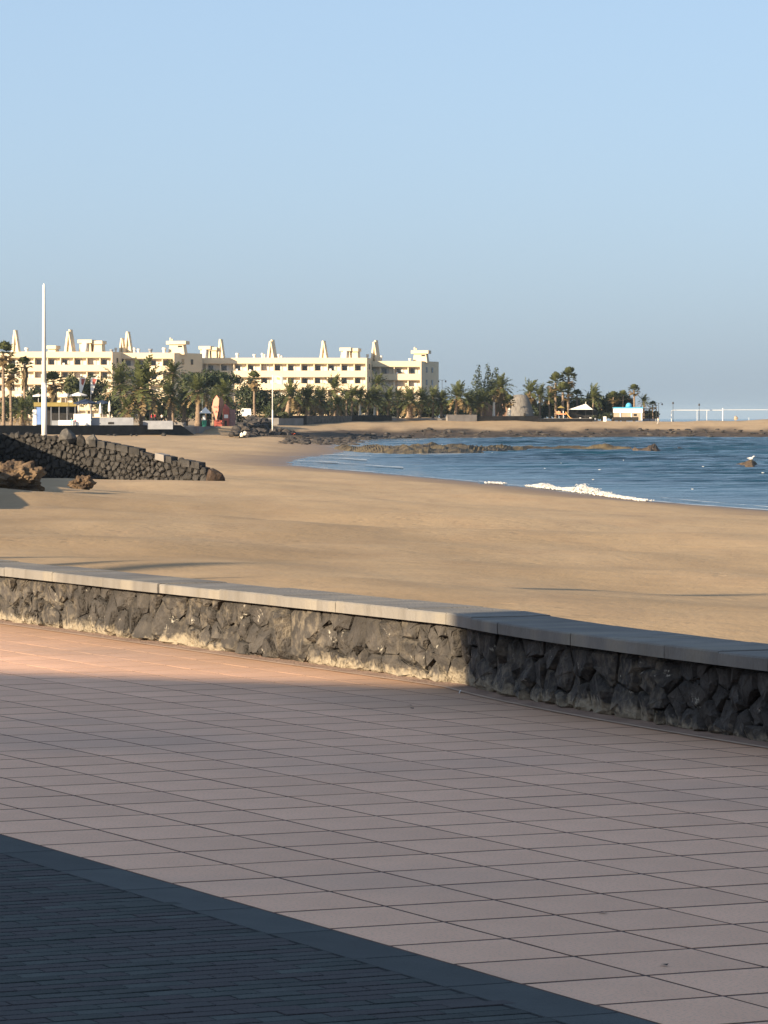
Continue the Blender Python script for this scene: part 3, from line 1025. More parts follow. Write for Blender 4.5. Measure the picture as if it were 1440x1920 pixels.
boul = [((126, 816), (.62, .5, .56), 'grey_rock', 'pointed grey boulder standing on the groyne crest', 5),
        ((151, 826), (.32, .3, .40), 'basalt_far', 'small dark boulder between the two grey ones on the groyne', 2),
        ((172, 826), (.38, .4, .42), 'grey_rock', 'squat grey boulder to the right of the pointed one on the groyne', 3)]
for (px, py), s, mt, lb, k in boul:
    p = at(px, py, g0.y + .9)
    me = ROCKS['basalt_far'][k].copy(); me.materials[0] = M[mt]
    if k == 5:
        for v_ in me.vertices:
            f_ = 1.0 - .62 * max(0.0, v_.co.z + .35)
            v_.co.x = v_.co.x * f_ - .15 * v_.co.z; v_.co.y *= f_
    o = place_rock(me, p, s, rz=.2 if k == 5 else k * 1.3, name='boulder'); tag(o, lb, 'boulder', 'boulders on the groyne')
p = hit(404, 911)
o = place_rock(ROCKS['lava'][1], p + Vector((0, 0, .38)), (.66, .6, .72), rz=.6, name='boulder'); tag(o, 'dark brown boulder on the sand at the foot of the groyne', 'boulder')
o.data = o.data.copy(); o.data.materials[0] = mat('rust_brown_rock', (.085, .055, .038), (.04, .028, .02), scale=1.5, rough=.95, bump=.8, bscale=6)
p = hit(28, 916)
o = place_rock(BROWN[0], p + Vector((-.1, 0, .28)), (1.15, .9, .72), rz=.3, name='weathered_rock'); tag(o, 'large rough brown rock poking out of the sand at the left edge', 'rock')
o = place_rock(BROWN[2], hit(2, 908) + Vector((0, 0, .2)), (.7, .6, .5), rz=1.3, name='weathered_rock'); tag(o, 'brown rock cut by the left edge beside the larger one', 'rock')
o = place_rock(BROWN[1], hit(152, 914) + Vector((0, 0, .16)), (.52, .45, .34), rz=.5, name='weathered_rock'); tag(o, 'small brown rock alone on the sand before the groyne', 'rock')

def flagpole(px, y0, y1, Y, r0, r1, label, flag=None):
    p = at(px, y1, Y); h = (y1 - y0) * pxm(Y)
    root = empty('flagpole', p, label, 'pole')
    MB().tube([(0, 0, -.5), (0, 0, h * .34)], [r0, r0 * .93], 16).build('lower_pole', M['steel_white'], root, True)
    MB().tube([(0, 0, h * .34), (0, 0, h * .345)], [r0 * 1.02, r0 * 1.02], 16).build('collar', M['steel_white'], root, True)
    MB().tube([(0, 0, h * .345), (0, 0, h * .985), (0, 0, h)], [r0 * .86, r1, r1 * .4], 16).build('upper_pole', M['steel_white'], root, True)
    return root, h
flagpole(83, 532, 817, g0.y + 4, .165, .075, 'tall thin white bare flagpole rising behind the groyne')

# ------------------------------------------------------------------ far shore: terrace, upper promenade
T0, T1 = hit(100, 816), hit(362, 816)
TZ = at(100, 797.5, T0.y).z
tdir = (T1 - T0); tdir.z = 0; tdir.normalize()
tl = T0 - tdir * 60
tl.z = 0
ter = MB().prism([(tl.x, tl.y + .3), (T1.x, T1.y + .3), (T1.x + 1, T1.y + 45), (T1.x + 6, 1150), (-400, 1150)], -3.5, TZ - .25).build('beach_terrace', M['concrete'])
fix_normals(structure(ter))
tw = empty('terrace_wall', tl, 'long low black stone wall below the terrace palms', 'wall', rz=math.atan2(tdir.y, tdir.x))
L_ = (T1 - tl).length
fix_normals(MB().xzprism([(0, -3), (L_, -3), (L_ + .5, T1.z), (L_ - 3.2, TZ), (0, TZ)], 0, .6).build('wall', M['black_wall'], tw))
for k, (px, sz, lb) in enumerate(((204, .34, 'leftmost small grey rock at the foot of the black terrace wall'), (216, .40, 'second small grey rock from the left at the black terrace wall'), (247, .30, 'third small grey rock from the left at the black terrace wall'), (257, .26, 'smallest grey rock at the foot of the black terrace wall'), (308, .55, 'largest grey rock at the foot of the black terrace wall'))):
    p = hit(px, 816.5) - Vector((0, 1.5, -.05))
    o = place_rock(ROCKS['basalt_far'][k], p, (sz * 1.2, sz, sz * .8), rz=k * .9, name='rock')
    tag(o, lb, 'rock', 'rocks at the terrace wall foot')

UZ = 1.9
front = [(430, 868), (520, 868), (575, 880), (640, 893), (700, 905), (800, 914), (860, 916), (905, 921), (1060, 929), (1110, 931)]
fp = [Vector(((px - 720) / FOCAL * Y, Y, 0)) for px, Y in front]
up = MB().prism([(p.x, p.y + .3) for p in fp] + [(fp[-1].x, 960), (45, 965), (30, 1180), (-300, 1180), (-60, 900)], -3, UZ - .45).build('upper_promenade', M['concrete'])
fix_normals(structure(up))
# its retaining wall in runs, each at its own height as the sand climbs
runs = [((505, 868), (575, 880), 779.5, 'tall dark'), ((575, 880), (660, 897), 779.5, 'long grey'), ((660, 897), (735, 908), 778.5, 'short black'), ((838, 914.5), (893, 918), 777.5, 'grey concrete'), ((893, 918), (1010, 926), 780, 'low black'), ((1010, 926), (1110, 931), 785, 'very low black')]
for (pa, Ya), (pb, Yb), ytop, word in runs:
    a, c = Vector(((pa - 720) / FOCAL * Ya, Ya, 0)), Vector(((pb - 720) / FOCAL * Yb, Yb, 0))
    z = at(pa, ytop, Ya).z
    o = empty('seafront_wall', a, word + ' retaining wall under the seafront palms', 'wall', 'retaining walls of the upper promenade', rz=math.atan2(c.y - a.y, c.x - a.x))
    MB().box(.02, (c - a).length - .02, -.3 if 'concrete' in word else 0, .5, -3, z).build('wall', M['concrete'] if 'concrete' in word else M['grey_rock'] if 'grey' in word else M['black_wall'], o)

# ------------------------------------------------------------------ the hotel
def hotel(name, label, sections, spires, houses, vents, seed):
    """sections: (px0, px1, Y, y_roof, storey, bays, skew) in facade order"""
    rg = random.Random(seed)
    X0 = (sections[0][0] - 720) / FOCAL * sections[0][2]
    root = empty(name, (X0, sections[0][2], UZ - 1), label, 'hotel')
    base = Vector((X0, sections[0][2], UZ - 1))
    wmesh = None
    for si, (p0, p1, Y, yr, st, nb, skew) in enumerate(sections):
        x0 = (p0 - 720) / FOCAL * Y - base.x
        x1 = (p1 - 720) / FOCAL * Y - base.x
        y = Y - base.y
        zt = at(p0, yr, Y).z - base.z
        rec = 1.7
        D = 12.0
        core = MB().prism([(x0, y + rec), (x1 - .06 + skew * rec / D, y + rec), (x1 + skew, y + D), (x0, y + D)], 0, zt - .35)
        fix_normals(core.build('wall', M['plaster_white'], root))
        # end wall with its blind upper edge
        e = MB().prism([(x1 - .35, y), (x1, y), (x1 + skew + .01, y + D), (x1 + skew - .35, y + D)], 0, zt - .01)
        ew = fix_normals(e.build('end_wall', M['plaster'], root))
        for r in range(3):
            for q in (.30, .62):
                zc = zt - 2.1 - r * st
                wm = MB().box(-.5, .5, -.06, .06, -.65, .65).build('window', M['glass'], root)
                wm.location = (x1 + skew * q + .05, y + D * q, zc)
                wm.rotation_euler = (0, 0, math.atan2(D, skew))
        bw = (x1 - x0) / nb
        nfl = int((zt - .5) / st) + 1
        for r in range(nfl):
            z1 = zt - r * st
            z0 = z1 - (1.38 if r == 0 else 1.55)
            mb = MB().box(x0, x1 - .36, y - .02, y + .22, z0, z1)
            mb.box(x0, x1 - .36, y + .22, y + rec - .01, z0 - .12, z0 + .18)
            mb.build('roof_parapet' if r == 0 else 'balcony_parapet', M['plaster'], root)
            if r:                                   # a thin rail shadow groove under the rim
                pass
            if r < nfl - 1:
                zo0, zo1 = z1 - st, z0 - .12         # opening
                zo0 = zt - (r + 1) * st
                if wmesh is None:
                    wb = MB().box(-.95, .75, -.05, .04, 0, st - 1.72)
                    wmesh = wb.mesh('window', M['curtain'])
                    gb = MB().box(-.87, .22, -.075, -.052, .06, st - 1.80)
                    gmesh = gb.mesh('pane', M['glass'])
                for k in range(nb):
                    xb = x0 + bw * k
                    dv = MB().add([(xb, y + .10, zo0 - .3), (xb + .28, y + .10, zo0 - .3), (xb + .28, y + rec - .02, zo0 - .3), (xb, y + rec - .02, zo0 - .3),
                                   (xb, y + .38, zo1 + .08), (xb + .28, y + .38, zo1 + .08), (xb + .28, y + rec - .02, zo1 + .08), (xb, y + rec - .02, zo1 + .08)],
                                  [(3, 2, 1, 0), (4, 5, 6, 7), (0, 1, 5, 4), (1, 2, 6, 5), (2, 3, 7, 6), (3, 0, 4, 7)])
                    dv.build('balcony_divider', M['plaster'], root)
                    if r < 3:
                        wo_ = link('window', wmesh, root, (xb + bw * rg.uniform(.42, .5), y + rec - .06, zo0 - .05))
                        if rg.random() < .8:
                            link('pane', gmesh, wo_)
                    if rg.random() < .22:
                        tb = MB().box(xb + .6, xb + 1.1, y + .5, y + .9, zo0 - .2, zo0 + rg.uniform(.2, .5))
                        tb.build('balcony_furniture', M['white_wall'], root)
    def top_at(px):
        for p0, p1, Y, yr, *_ in sections:
            if p0 <= px <= p1:
                return Y, yr
        return sections[-1][2], sections[-1][3]
    for px, ytop, wpx, dbl in spires:
        Y, yr = top_at(px)
        k = pxm(Y + 3)
        H = (yr - ytop) * k + .4
        W = wpx * k
        sp = bpy.data.objects.new('roof_spire', None); col.objects.link(sp); sp.parent = root
        sp.location = at(px, yr, Y + 3) - base - Vector((0, 0, .4)); sp.rotation_euler = (0, 0, R(-36)); W *= 1.0
        for q in range(2 if dbl else 1):
            dx = q * W * .2
            dy = q * -1.2
            hh = H * (1 - .08 * q)
            # long leaning slab and the steeper strut behind it, joined at the top
            a = MB().xzprism([(-W * .5 + dx, 0), (-W * .22 + dx, 0), (W * .06 + dx, hh), (-W * .14 + dx, hh)], dy - .1, dy + .9)
            fix_normals(a.build('slab', M['plaster'], sp))
            c = MB().xzprism([(W * .26 + dx, 0), (W * .5 + dx, 0), (W * .062 + dx, hh), (-W * .02 + dx, hh * .93)], dy, dy + .8)
            fix_normals(c.build('strut', M['plaster'], sp))
            t = MB().xzprism([(-W * .06 + dx, 0), (W * .24 + dx, 0), (W * .08 + dx, hh * .36), (-W * .0 + dx, hh * .36)], dy + .25, dy + .85)
            fix_normals(t.build('inner_block', M['plaster'], sp))
    for px0, px1, ytop, kind in houses:
        Y, yr = top_at((px0 + px1) / 2)
        k = pxm(Y + 3)
        W, H = (px1 - px0) * k, (yr - ytop) * k + .4
        ph = bpy.data.objects.new('penthouse', None); col.objects.link(ph); ph.parent = root
        ph.location = at(px0, yr, Y + 3) - base - Vector((0, 0, .4)); ph.rotation_euler = (0, 0, R(-10)); W *= .94
        i = W * .07
        f = W * (.12 if kind != 'wide' else .16)
        # walls flare slightly towards the base
        mb = MB().add([(f * .5, 0, 0), (W - f * .5, 0, 0), (W - f * .5, 3.6, 0), (f * .5, 3.6, 0), (f, .2, H - .8), (W - f, .2, H - .8), (W - f, 3.4, H - .8), (f, 3.4, H - .8)],
                      [(3, 2, 1, 0), (4, 5, 6, 7), (0, 1, 5, 4), (1, 2, 6, 5), (2, 3, 7, 6), (3, 0, 4, 7)])
        mb.build('wall', M['plaster'], ph)
        MB().box(0, W, -.35, 4, H - .8, H).build('cornice', M['plaster'], ph)
        if kind == 'tank':
            MB().tube([(W * .5, -.15, .0), (W * .5, -.15, H - .85)], W * .2, 14).build('water_tank', M['white_wall'], ph, True)
        if kind == 'wide':
            MB().box(W * .58, W * .8, .14, .3, H - 1.5, H - 1.1).build('vent_opening', M['dark_void'], ph)
            MB().tube([(W * .18, .6, H), (W * .18, .6, H + .8)], .22, 8).build('chimney_pipe', M['plaster'], ph)
            MB().tube([(W * .27, .6, H), (W * .27, .6, H + .5)], .18, 8).build('chimney_pipe', M['plaster'], ph)
    for px, ytop, wpx, mt in vents:
        Y, yr = top_at(px)
        k = pxm(Y + 2)
        p = at(px, yr, Y + 2) - base - Vector((0, 0, .5))
        h = (yr - ytop) * k + .5
        mb = MB().cone((0, 0, 0), wpx * k * .38, wpx * k * .38, h * .72, 10).cone((0, 0, h * .72), wpx * k * .56, wpx * k * .5, h * .28, 10)
        mb.build('roof_vent', M[mt], root, loc=p)
    return root

hotel('hotel', 'left wing of the cream balconied hotel, nearest the tall white pole',
      [(-60, 211, 930, 659.5, 3.1, 11, 3.0), (209, 327, 937, 661.5, 3.1, 5, 6.2)],
      [(28, 619, 19, 0), (131, 618, 20, 1), (239, 622, 20, 0), (228, 634, 14, 0)],
      [(88, 107, 648, 'plain'), (146, 175, 637, 'tank'), (174, 194, 639, 'plain'), (312, 352, 639.5, 'wide')],
      [(50, 652, 8, 'plaster_white'), (217, 652, 5, 'plaster_white'), (252, 652, 5, 'plaster_white'), (260, 654, 6, 'plaster_white'), (282, 654, 8, 'grey_paint_and_shade'), (308, 652, 8, 'plaster_white'), (209, 655, 7, 'grey_paint_and_shade')], 3)
hotel('hotel', 'right wing of the cream balconied hotel, standing clear against the sky',
      [(362, 688, 950, 671, 3.1, 13, 2.0), (686, 790, 957, 677, 3.1, 4, 4.4)],
      [(413, 636, 16, 0), (510, 637, 17, 1), (606, 639, 17, 0), (704, 638, 16, 1)],
      [(373, 397, 649, 'tank'), (394, 408, 651, 'plain'), (637, 660, 652, 'tank'), (658, 673, 653, 'plain'), (771, 806, 657, 'wide')],
      [(445, 662, 7, 'plaster_white'), (477, 664, 6, 'plaster_white'), (492, 662, 5, 'plaster_white'), (496, 664, 4, 'plaster_white'), (523, 664, 5, 'plaster_white'), (528, 667, 4, 'plaster_white'), (689, 664, 5, 'plaster_white'), (715, 667, 4, 'plaster_white'), (769, 672, 6, 'plaster_white')], 8)
# ------------------------------------------------------------------ vegetation
def frond(mb, az_, el_, ln, droop, leaf, n=11, rg=random, wind=0.0, mi=0):
    d = Vector((math.cos(az_) * math.cos(el_), math.sin(az_) * math.cos(el_), math.sin(el_)))
    side = Vector((-math.sin(az_), math.cos(az_), 0))
    p = Vector((0, 0, 0))
    step = ln / n
    pts = [p.copy()]
    for i in range(n):
        d = (d + Vector((wind / n, 0, -droop / n * (.5 + i / n)))).normalized()
        p = p + d * step
        pts.append(p.copy())
    for i in range(n):
        a, c = pts[i], pts[i + 1]
        t = (i + .5) / n
        dd = (c - a).normalized()
        up = side.cross(dd)
        w = leaf * (math.sin(math.pi * (.12 + .86 * t)) ** .7)
        if i:
            for s in (-1, 1):
                l = (side * s * .82 + dd * .55 - up * rg.uniform(-.25, .45)).normalized() * w * rg.uniform(.8, 1.15)
                q = [a, c.lerp(a, .25), c.lerp(a, .45) + l * .96 + dd * step * .1, a + l + dd * step * .05]
                o = len(mb.v)
                mb.v += [tuple(x) for x in q]; mb.f.append((o, o + 1, o + 2, o + 3)); mb.m.append(mi)
    # midrib
    o = len(mb.v)
    for i, q in enumerate(pts):
        w = .018 * (1 - i / n) + .004
        mb.v += [tuple(q + side * w), tuple(q - side * w)]
    for i in range(n):
        mb.f.append((o + 2 * i, o + 2 * i + 1, o + 2 * i + 3, o + 2 * i + 2)); mb.m.append(mi)

def date_crown(seed, nf=42, lo=-.75, wind=.2, dry=6, leaf=.17):
    rg = random.Random(seed)
    mb = MB()
    for k in range(nf):
        t = (k + .5) / nf
        el = lo + (1.42 - lo) * t ** .8
        frond(mb, k * 2.39996 + rg.uniform(-.2, .2), el + rg.gauss(0, .08), rg.uniform(.85, 1.08) * (1 - .12 * t),   .55 + .85 * (1 - t), leaf, rg=rg, wind=wind, mi=1 if k < dry else 0)
    return mb.mesh('crown', [M['frond'], M['frond_dry']])

def fan(mb, p0, d, side, ln, rad, rg, mi=0, nb=9, spread=2.2):
    tip = p0 + d * ln
    o = len(mb.v)
    mb.v += [tuple(p0 + side * .012), tuple(p0 - side * .012), tuple(tip)]; mb.f.append((o, o + 1, o + 2)); mb.m.append(mi)
    up = side.cross(d)
    for k in range(nb):
        a = (k / (nb - 1) - .5) * spread
        dd = (d * math.cos(a) + side * math.sin(a) - up * (.25 + .3 * abs(a)) * rg.uniform(.2, 1)).normalized()
        n2 = dd.cross(up).normalized() * rad * .16
        r = rad * rg.uniform(.85, 1.1)
        o = len(mb.v)
        mb.v += [tuple(tip), tuple(tip + dd * r * .6 + n2), tuple(tip + dd * r - Vector((0, 0, .12 * r))), tuple(tip + dd * r * .6 - n2)]
        mb.f.append((o, o + 1, o + 2, o + 3)); mb.m.append(mi)

def fan_crown(seed, nf=46, lo=-.9, dry=10):
    rg = random.Random(seed)
    mb = MB()
    for k in range(nf):
        t = (k + .5) / nf
        el = lo + (1.45 - lo) * t ** .85 + rg.gauss(0, .1)
        a = k * 2.39996 + rg.uniform(-.25, .25)
        d = Vector((math.cos(a) * math.cos(el), math.sin(a) * math.cos(el), math.sin(el)))
        side = Vector((-math.sin(a), math.cos(a), 0))
        fan(mb, Vector((0, 0, 0)), d, side, rg.uniform(.45, .62), rg.uniform(.36, .48), rg, 1 if k < dry else 0)
    return mb.mesh('crown', [M['frond'], M['frond_dry']])

def skirt_mesh(seed):
    """dead leaves hanging round the top of a trunk; unit radius, unit length downwards"""
    rg = random.Random(seed)
    mb = MB()
    for k in range(70):
        a = rg.uniform(0, 6.28); z = -rg.random() * .85
        r = .75 * (1 - .45 * -z)
        p = Vector((math.cos(a) * r * .4, math.sin(a) * r * .4, z + .1))
        d = Vector((math.cos(a) * .55, math.sin(a) * .55, -.8)).normalized()
        fan(mb, p, d, Vector((-math.sin(a), math.cos(a), 0)), .12, .3, rg, 0, 5, 1.2)
    return mb.mesh('skirt', M['frond_dry'])

def leaf_crown(seed, lobes, n, size, mt, squash=1.0):
    """lobes: (x, y, z, rx, ry, rz) in metres round the crown's centre"""
    rg = random.Random(seed)
    mb = MB()
    vol = [l[3] * l[4] * l[5] for l in lobes]
    for k in range(n):
        x, y, z, rx, ry, rz = rg.choices(lobes, vol)[0]
        u = Vector((rg.gauss(0, 1), rg.gauss(0, 1), rg.gauss(0, 1))).normalized()
        off = 1 + .28 * mnoise.noise(u * 2.3 + Vector((seed, x, z)))
        r = rg.random() ** .38 * off
        p = Vector((x + u.x * rx * r, y + u.y * ry * r, z + u.z * rz * r))
        nrm = (u + Vector((rg.gauss(0, .6), rg.gauss(0, .6), rg.gauss(0, .6)))).normalized()
        a = nrm.orthogonal().normalized(); b_ = nrm.cross(a)
        th = rg.uniform(0, 6.28)
        a, b_ = a * math.cos(th) + b_ * math.sin(th), b_ * math.cos(th) - a * math.sin(th)
        s = size * rg.uniform(.5, 1.25)
        q = [p - a * s, p + b_ * s * .55 + nrm * s * .2, p + a * s, p - b_ * s * .55 + nrm * s * .15]
        o = len(mb.v); mb.v += [tuple(c) for c in q]; mb.f.append((o, o + 1, o + 2, o + 3)); mb.m.append(0)
    return mb.mesh('crown', M[mt])

CROWN = {'date': [date_crown(1), date_crown(2, 48, -.9, .25, 8), date_crown(3, 38, -.6, .15, 4)],
         'feather': [date_crown(11, 30, -.5, .55, 2, .16), date_crown(12, 26, -.3, .7, 2, .16), date_crown(13, 34, -.6, .5, 5, .16)],
         'fan': [fan_crown(21), fan_crown(22, 54, -1.0, 14), fan_crown(23, 40, -.6, 4)]}
SKIRT = [skirt_mesh(31), skirt_mesh(32)]
P1Z = TZ - .25
P2Z = UZ - .45
_pal = [0]
def palm(kind, px, cy, rpx, Y, bz, tr, label, white=0.0, lean=0.0, skirt=0.0, group='palms along the seafront', sq=1.0):
    i = _pal[0]; _pal[0] += 1
    rg = random.Random(100 + i)
    top = at(px, cy, Y)
    if bz is None:
        bz = ground(top.x, Y) - .1
    h = top.z - bz
    root = empty('palm_tree', (top.x - lean, Y, bz), label, 'palm', group)
    n = max(4, int(h / .5))
    pts, rad = [], []
    for k in range(n + 1):
        t = k / n
        pts.append((lean * t ** 1.6 + .05 * math.sin(t * 5 + i), 0, h * t))
        rad.append(tr * (1.18 - .35 * t + .28 * math.exp(-t * 12)) * (1 + (.10 if k % 2 else -.06)))
    if white > 0:
        kk = max(2, int(n * white))
        MB().tube(pts[:kk + 1], rad[:kk + 1], 10).build('trunk', M['trunk_white'], root, True)
        MB().tube(pts[kk:], rad[kk:], 10).build('upper_trunk', M['trunk'], root, True)
    else:
        MB().tube(pts, rad, 10).build('trunk', M['trunk'], root, True)
    r = rpx * pxm(Y) * {'date': 1.42, 'feather': 1.45, 'fan': 1.15}[kind]
    me = CROWN[kind][i % len(CROWN[kind])]
    o = link('crown', me, root, (lean, 0, h - .1 * r))
    o.scale = (r, r, r * sq)
    o.rotation_euler = (rg.uniform(-.08, .08), rg.uniform(-.08, .08), 0 if kind == 'feather' else rg.uniform(0, 6.28))
    if skirt:
        s = link('skirt', SKIRT[i % 2], root, (lean, 0, h - .1 * r))
        s.scale = (r * .62, r * .62, skirt * r)
    return root

def tree(px, y0, y1, wpx, Y, bz, mt, label, seed, n=1500, leaf=.34, cat='tree', group='trees behind the seafront', name='broadleaf_tree', flat=False, spire=False):
    k = pxm(Y)
    c = at(px, (y0 + y1) / 2, Y)
    if bz is None:
        bz = ground(c.x, Y) - .1
    root = empty(name, (c.x, Y, bz), label, cat, group)
    W, H = wpx * k / 2 * (2.4 if spire else 1.22), (y1 - y0) * k / 2
    n = int(n * 1.35)
    rg = random.Random(seed)
    zc = c.z - bz
    lobes = []
    if spire:
        for q in range(7):
            t = q / 6
            lobes.append((rg.uniform(-.1, .1) * W, rg.uniform(-.2, .2) * W, -H + 2 * H * t * .95, W * (1 - .78 * t) * .8, W * (1 - .78 * t) * .8, H * .26))
    else:
        for q in range(9):
            a = q * 2.4
            f = .62 * math.sqrt((q + .3) / 9)
            lobes.append((math.cos(a) * W * f, math.sin(a) * W * f, (rg.uniform(-.35, .35) if not flat else rg.uniform(-.15, .25)) * H + (.18 * H if q < 3 else 0), W * rg.uniform(.34, .5), W * .42, H * rg.uniform(.45, .62)))
    link('crown', leaf_crown(seed, lobes, n, leaf, mt), root, (0, 0, zc))
    mb = MB().tube([(0, 0, 0), (.1, 0, zc * .5), (0, 0, zc)], [.28, .2, .12], 8)
    for q in range(4):
        l = lobes[q]
        mb.tube([(0, 0, zc * .45), (l[0] * .8, l[1] * .8, zc + l[2] * .6)], [.14, .05], 6)
    mb.build('trunk', M['bark'], root, True)
    return root

G1 = 'palms on the beach terrace'
palm('fan', 6, 662, 25, 765, P1Z, .28, 'tall fan palm cut by the left edge of the view', group=G1, skirt=.8)
palm('fan', 20, 700, 20, 772, P1Z, .25, 'shorter fan palm just right of the tallest one at the left edge', group=G1, skirt=1.2)
palm('fan', 46, 683, 17, 768, P1Z, .24, 'fan palm with shaggy brown skirt left of the tall pole', group=G1, skirt=2.2)
palm('date', 42, 768, 23, 752, P1Z, .42, 'young bushy date palm with fat orange base left of the tall pole', group=G1, sq=1.15)
palm('fan', 100, 716, 22, 775, P1Z, .26, 'fan palm right behind the tall white pole', group=G1, skirt=2.0)
palm('date', 225, 716, 36, 778, P1Z, .38, 'dark date palm at the left of the pair of big palms', group=G1, lean=-1.0)
palm('date', 239, 764, 25, 757, P1Z, .46, 'low date palm with stout light trunk beside the white terrace wall', group=G1)
palm('date', 266, 722, 48, 760, P1Z, .50, 'largest date palm with full crown in front of the hotel', group=G1, sq=1.1)
palm('date', 284, 757, 22, 790, P1Z, .40, 'small date palm half hidden behind the largest one', group=G1)
palm('date', 324, 697, 24, 800, P1Z, .30, 'slender tall palm against the hotel end wall', group=G1)
palm('date', 318, 738, 30, 792, P1Z, .42, 'mid height date palm left of the round green tree', group=G1)
palm('date', 345, 748, 26, 796, P1Z, .38, 'drooping date palm under the left side of the round tree', group=G1)
palm('date', 371, 730, 30, 785, P1Z, .50, 'date palm with thick bare pineapple trunk under the round tree', group=G1)
palm('date', 420, 737, 28, 800, P1Z, .38, 'date palm above the orange sculpture', group=G1)
palm('feather', 400, 745, 24, 805, P1Z, .3, 'loose feathery palm behind the white pyramid kiosk', group=G1)
G2 = 'palms along the upper promenade'
palm('fan', 477, 711, 17, 900, P2Z, .26, 'fan palm over the dark trees left of the blue flag', group=G2, skirt=1.0)
palm('date', 499, 772, 9, 872, P2Z - .7, .28, 'tiny palm with stout trunk beside the flag pole', group=G2)
palm('date', 545, 741, 27, 884, P2Z, .52, 'first short date palm right of the blue flag', group=G2, lean=.8)
palm('date', 577, 746, 27, 888, P2Z, .52, 'second short date palm right of the blue flag with pale trunk', group=G2)
palm('date', 602, 748, 25, 893, P2Z, .46, 'third short date palm right of the blue flag', group=G2)
palm('feather', 627, 726, 24, 905, P2Z, .2, 'airy tall palm in front of the hotel middle bays', group=G2)
palm('date', 632, 757, 19, 899, P2Z, .3, 'low spreading palm below the airy tall one', group=G2)
palm('feather', 660, 741, 21, 904, P2Z, .22, 'grey leaved palm left of the first whitewashed trunk', group=G2)
palm('feather', 675, 745, 21, 906, P2Z, .25, 'palm with whitewashed trunk, left one of the hotel pair', group=G2, white=.9)
palm('feather', 702, 744, 22, 909, P2Z, .24, 'palm with whitewashed trunk, right one of the hotel pair', group=G2, white=.65)
palm('feather', 708, 718, 21, 914, P2Z, .2, 'tall feathery palm before the gap between hotel sections', group=G2)
palm('feather', 727, 747, 22, 911, P2Z, .22, 'slim palm with pale trunk right of the whitewashed pair', group=G2)
palm('feather', 746, 744, 18, 918, P2Z, .22, 'small palm behind the broad squat one', group=G2)
palm('date', 768, 750, 26, 911, P2Z, .62, 'broad squat date palm with fat trunk below the hotel end', group=G2)
palm('date', 792, 748, 22, 915, P2Z, .3, 'palm right of the broad squat date palm', group=G2, lean=.6)
palm('feather', 812, 744, 21, 920, P2Z, .25, 'palm beneath the shaded hotel end wall', group=G2)
palm('date', 858, 741, 27, 918, P2Z, .34, 'curved trunk date palm standing alone right of the hotel', group=G2, lean=.5)
palm('date', 883, 756, 19, 920, P2Z, .3, 'low twin stemmed palm right of the curved one', group=G2)
palm('date', 903, 752, 20, 922, P2Z, .26, 'low palm left of the striped trunks', group=G2)
palm('date', 939, 724, 23, 928, P2Z, .34, 'tall golden date palm with drooping dead fronds by the conifers', group=G2, skirt=1.5)
palm('fan', 926, 741, 12, 924, P2Z, .26, 'thin palm with white lower trunk beneath the conifers', group=G2, white=.75)
palm('fan', 955, 752, 13, 926, P2Z, .30, 'fan palm with bright white tapered trunk left of the thatched hut', group=G2, white=.85, skirt=.8)
palm('feather', 994, 733, 24, 947, None, .24, 'feathery palm over the right side of the thatched hut', group=G2, skirt=.7)
palm('feather', 1012, 740, 20, 946, None, .22, 'palm between the thatched hut and the big tree', group=G2)
G3 = 'palms on the point'
palm('fan', 1042, 718, 18, 944, None, .3, 'left crown of the tall palm clump on the point', group=G3, sq=1.2)
palm('fan', 1066, 708, 17, 946, None, .3, 'highest fan palm of the clump on the point', group=G3, sq=1.3)
palm('fan', 1055, 736, 22, 942, None, .34, 'lowest bushy fan palm of the clump on the point', group=G3)
palm('feather', 1112, 744, 19, 944, None, .22, 'windswept palm right of the clump on the point', group=G3, sq=1.3)
palm('fan', 1189, 731, 12, 948, None, .24, 'lone fan palm standing above the blue topped kiosk', group=G3)
palm('feather', 1207, 752, 13, 950, None, .18, 'small windblown palm right of the blue topped kiosk', group=G3)
palm('fan', 1224, 760, 9, 952, None, .16, 'last small palm beside the double arm lamp', group=G3)

tree(138, 698, 770, 44, 800, P1Z, 'leaf_mid', 'olive green tree left of the two banners', 41)
tree(170, 698, 770, 54, 806, P1Z, 'leaf_mid', 'rounded olive tree behind the two banners', 42)
tree(205, 725, 792, 60, 800, P1Z, 'leaf_dark', 'dark tree behind the closed white parasols', 43)
tree(386, 686, 742, 108, 812, P1Z, 'leaf_dark', 'wide round topped dark green tree before the hotel', 44, 3400, .36, flat=True)
tree(350, 735, 798, 90, 815, P1Z, 'leaf_dark', 'dense bush mass beneath the round topped tree', 45)
tree(468, 712, 790, 62, 905, P2Z, 'leaf_dark', 'dark dense tree between the sculpture and the flag', 46, 2200)
tree(500, 722, 788, 54, 908, P2Z, 'leaf_dark', 'dark tree right behind the flag pole', 47)
tree(525, 735, 788, 56, 898, P2Z, 'leaf_dark', 'dark bush left of the first short palm', 48)
for k, (px, w, lb) in enumerate(((560, 50, 'dark hedge under the first short palms'), (615, 60, 'dark hedge under the airy tall palm'), (668, 56, 'dark hedge behind the whitewashed trunks'), (722, 60, 'dark hedge below the hotel gap'), (775, 60, 'dark hedge behind the broad squat palm'), (832, 70, 'dark clipped hedge right of the hotel end'))):
    tree(px, 748, 787, w * 1.25, 926 + k * 2, P2Z, 'leaf_dark', lb, 60 + k, 1900, .36, 'hedge', 'hedges along the upper promenade', 'hedge')
tree(880, 730, 782, 44, 940, P2Z, 'leaf_dark', 'dark shrub mass at the foot of the conifers', 70)
tree(898, 690, 775, 26, 950, P2Z, 'leaf_grey', 'left spire of the three grey green conifers', 71, 1500, .34, 'conifer', 'three conifers', 'conifer_tree', spire=True)
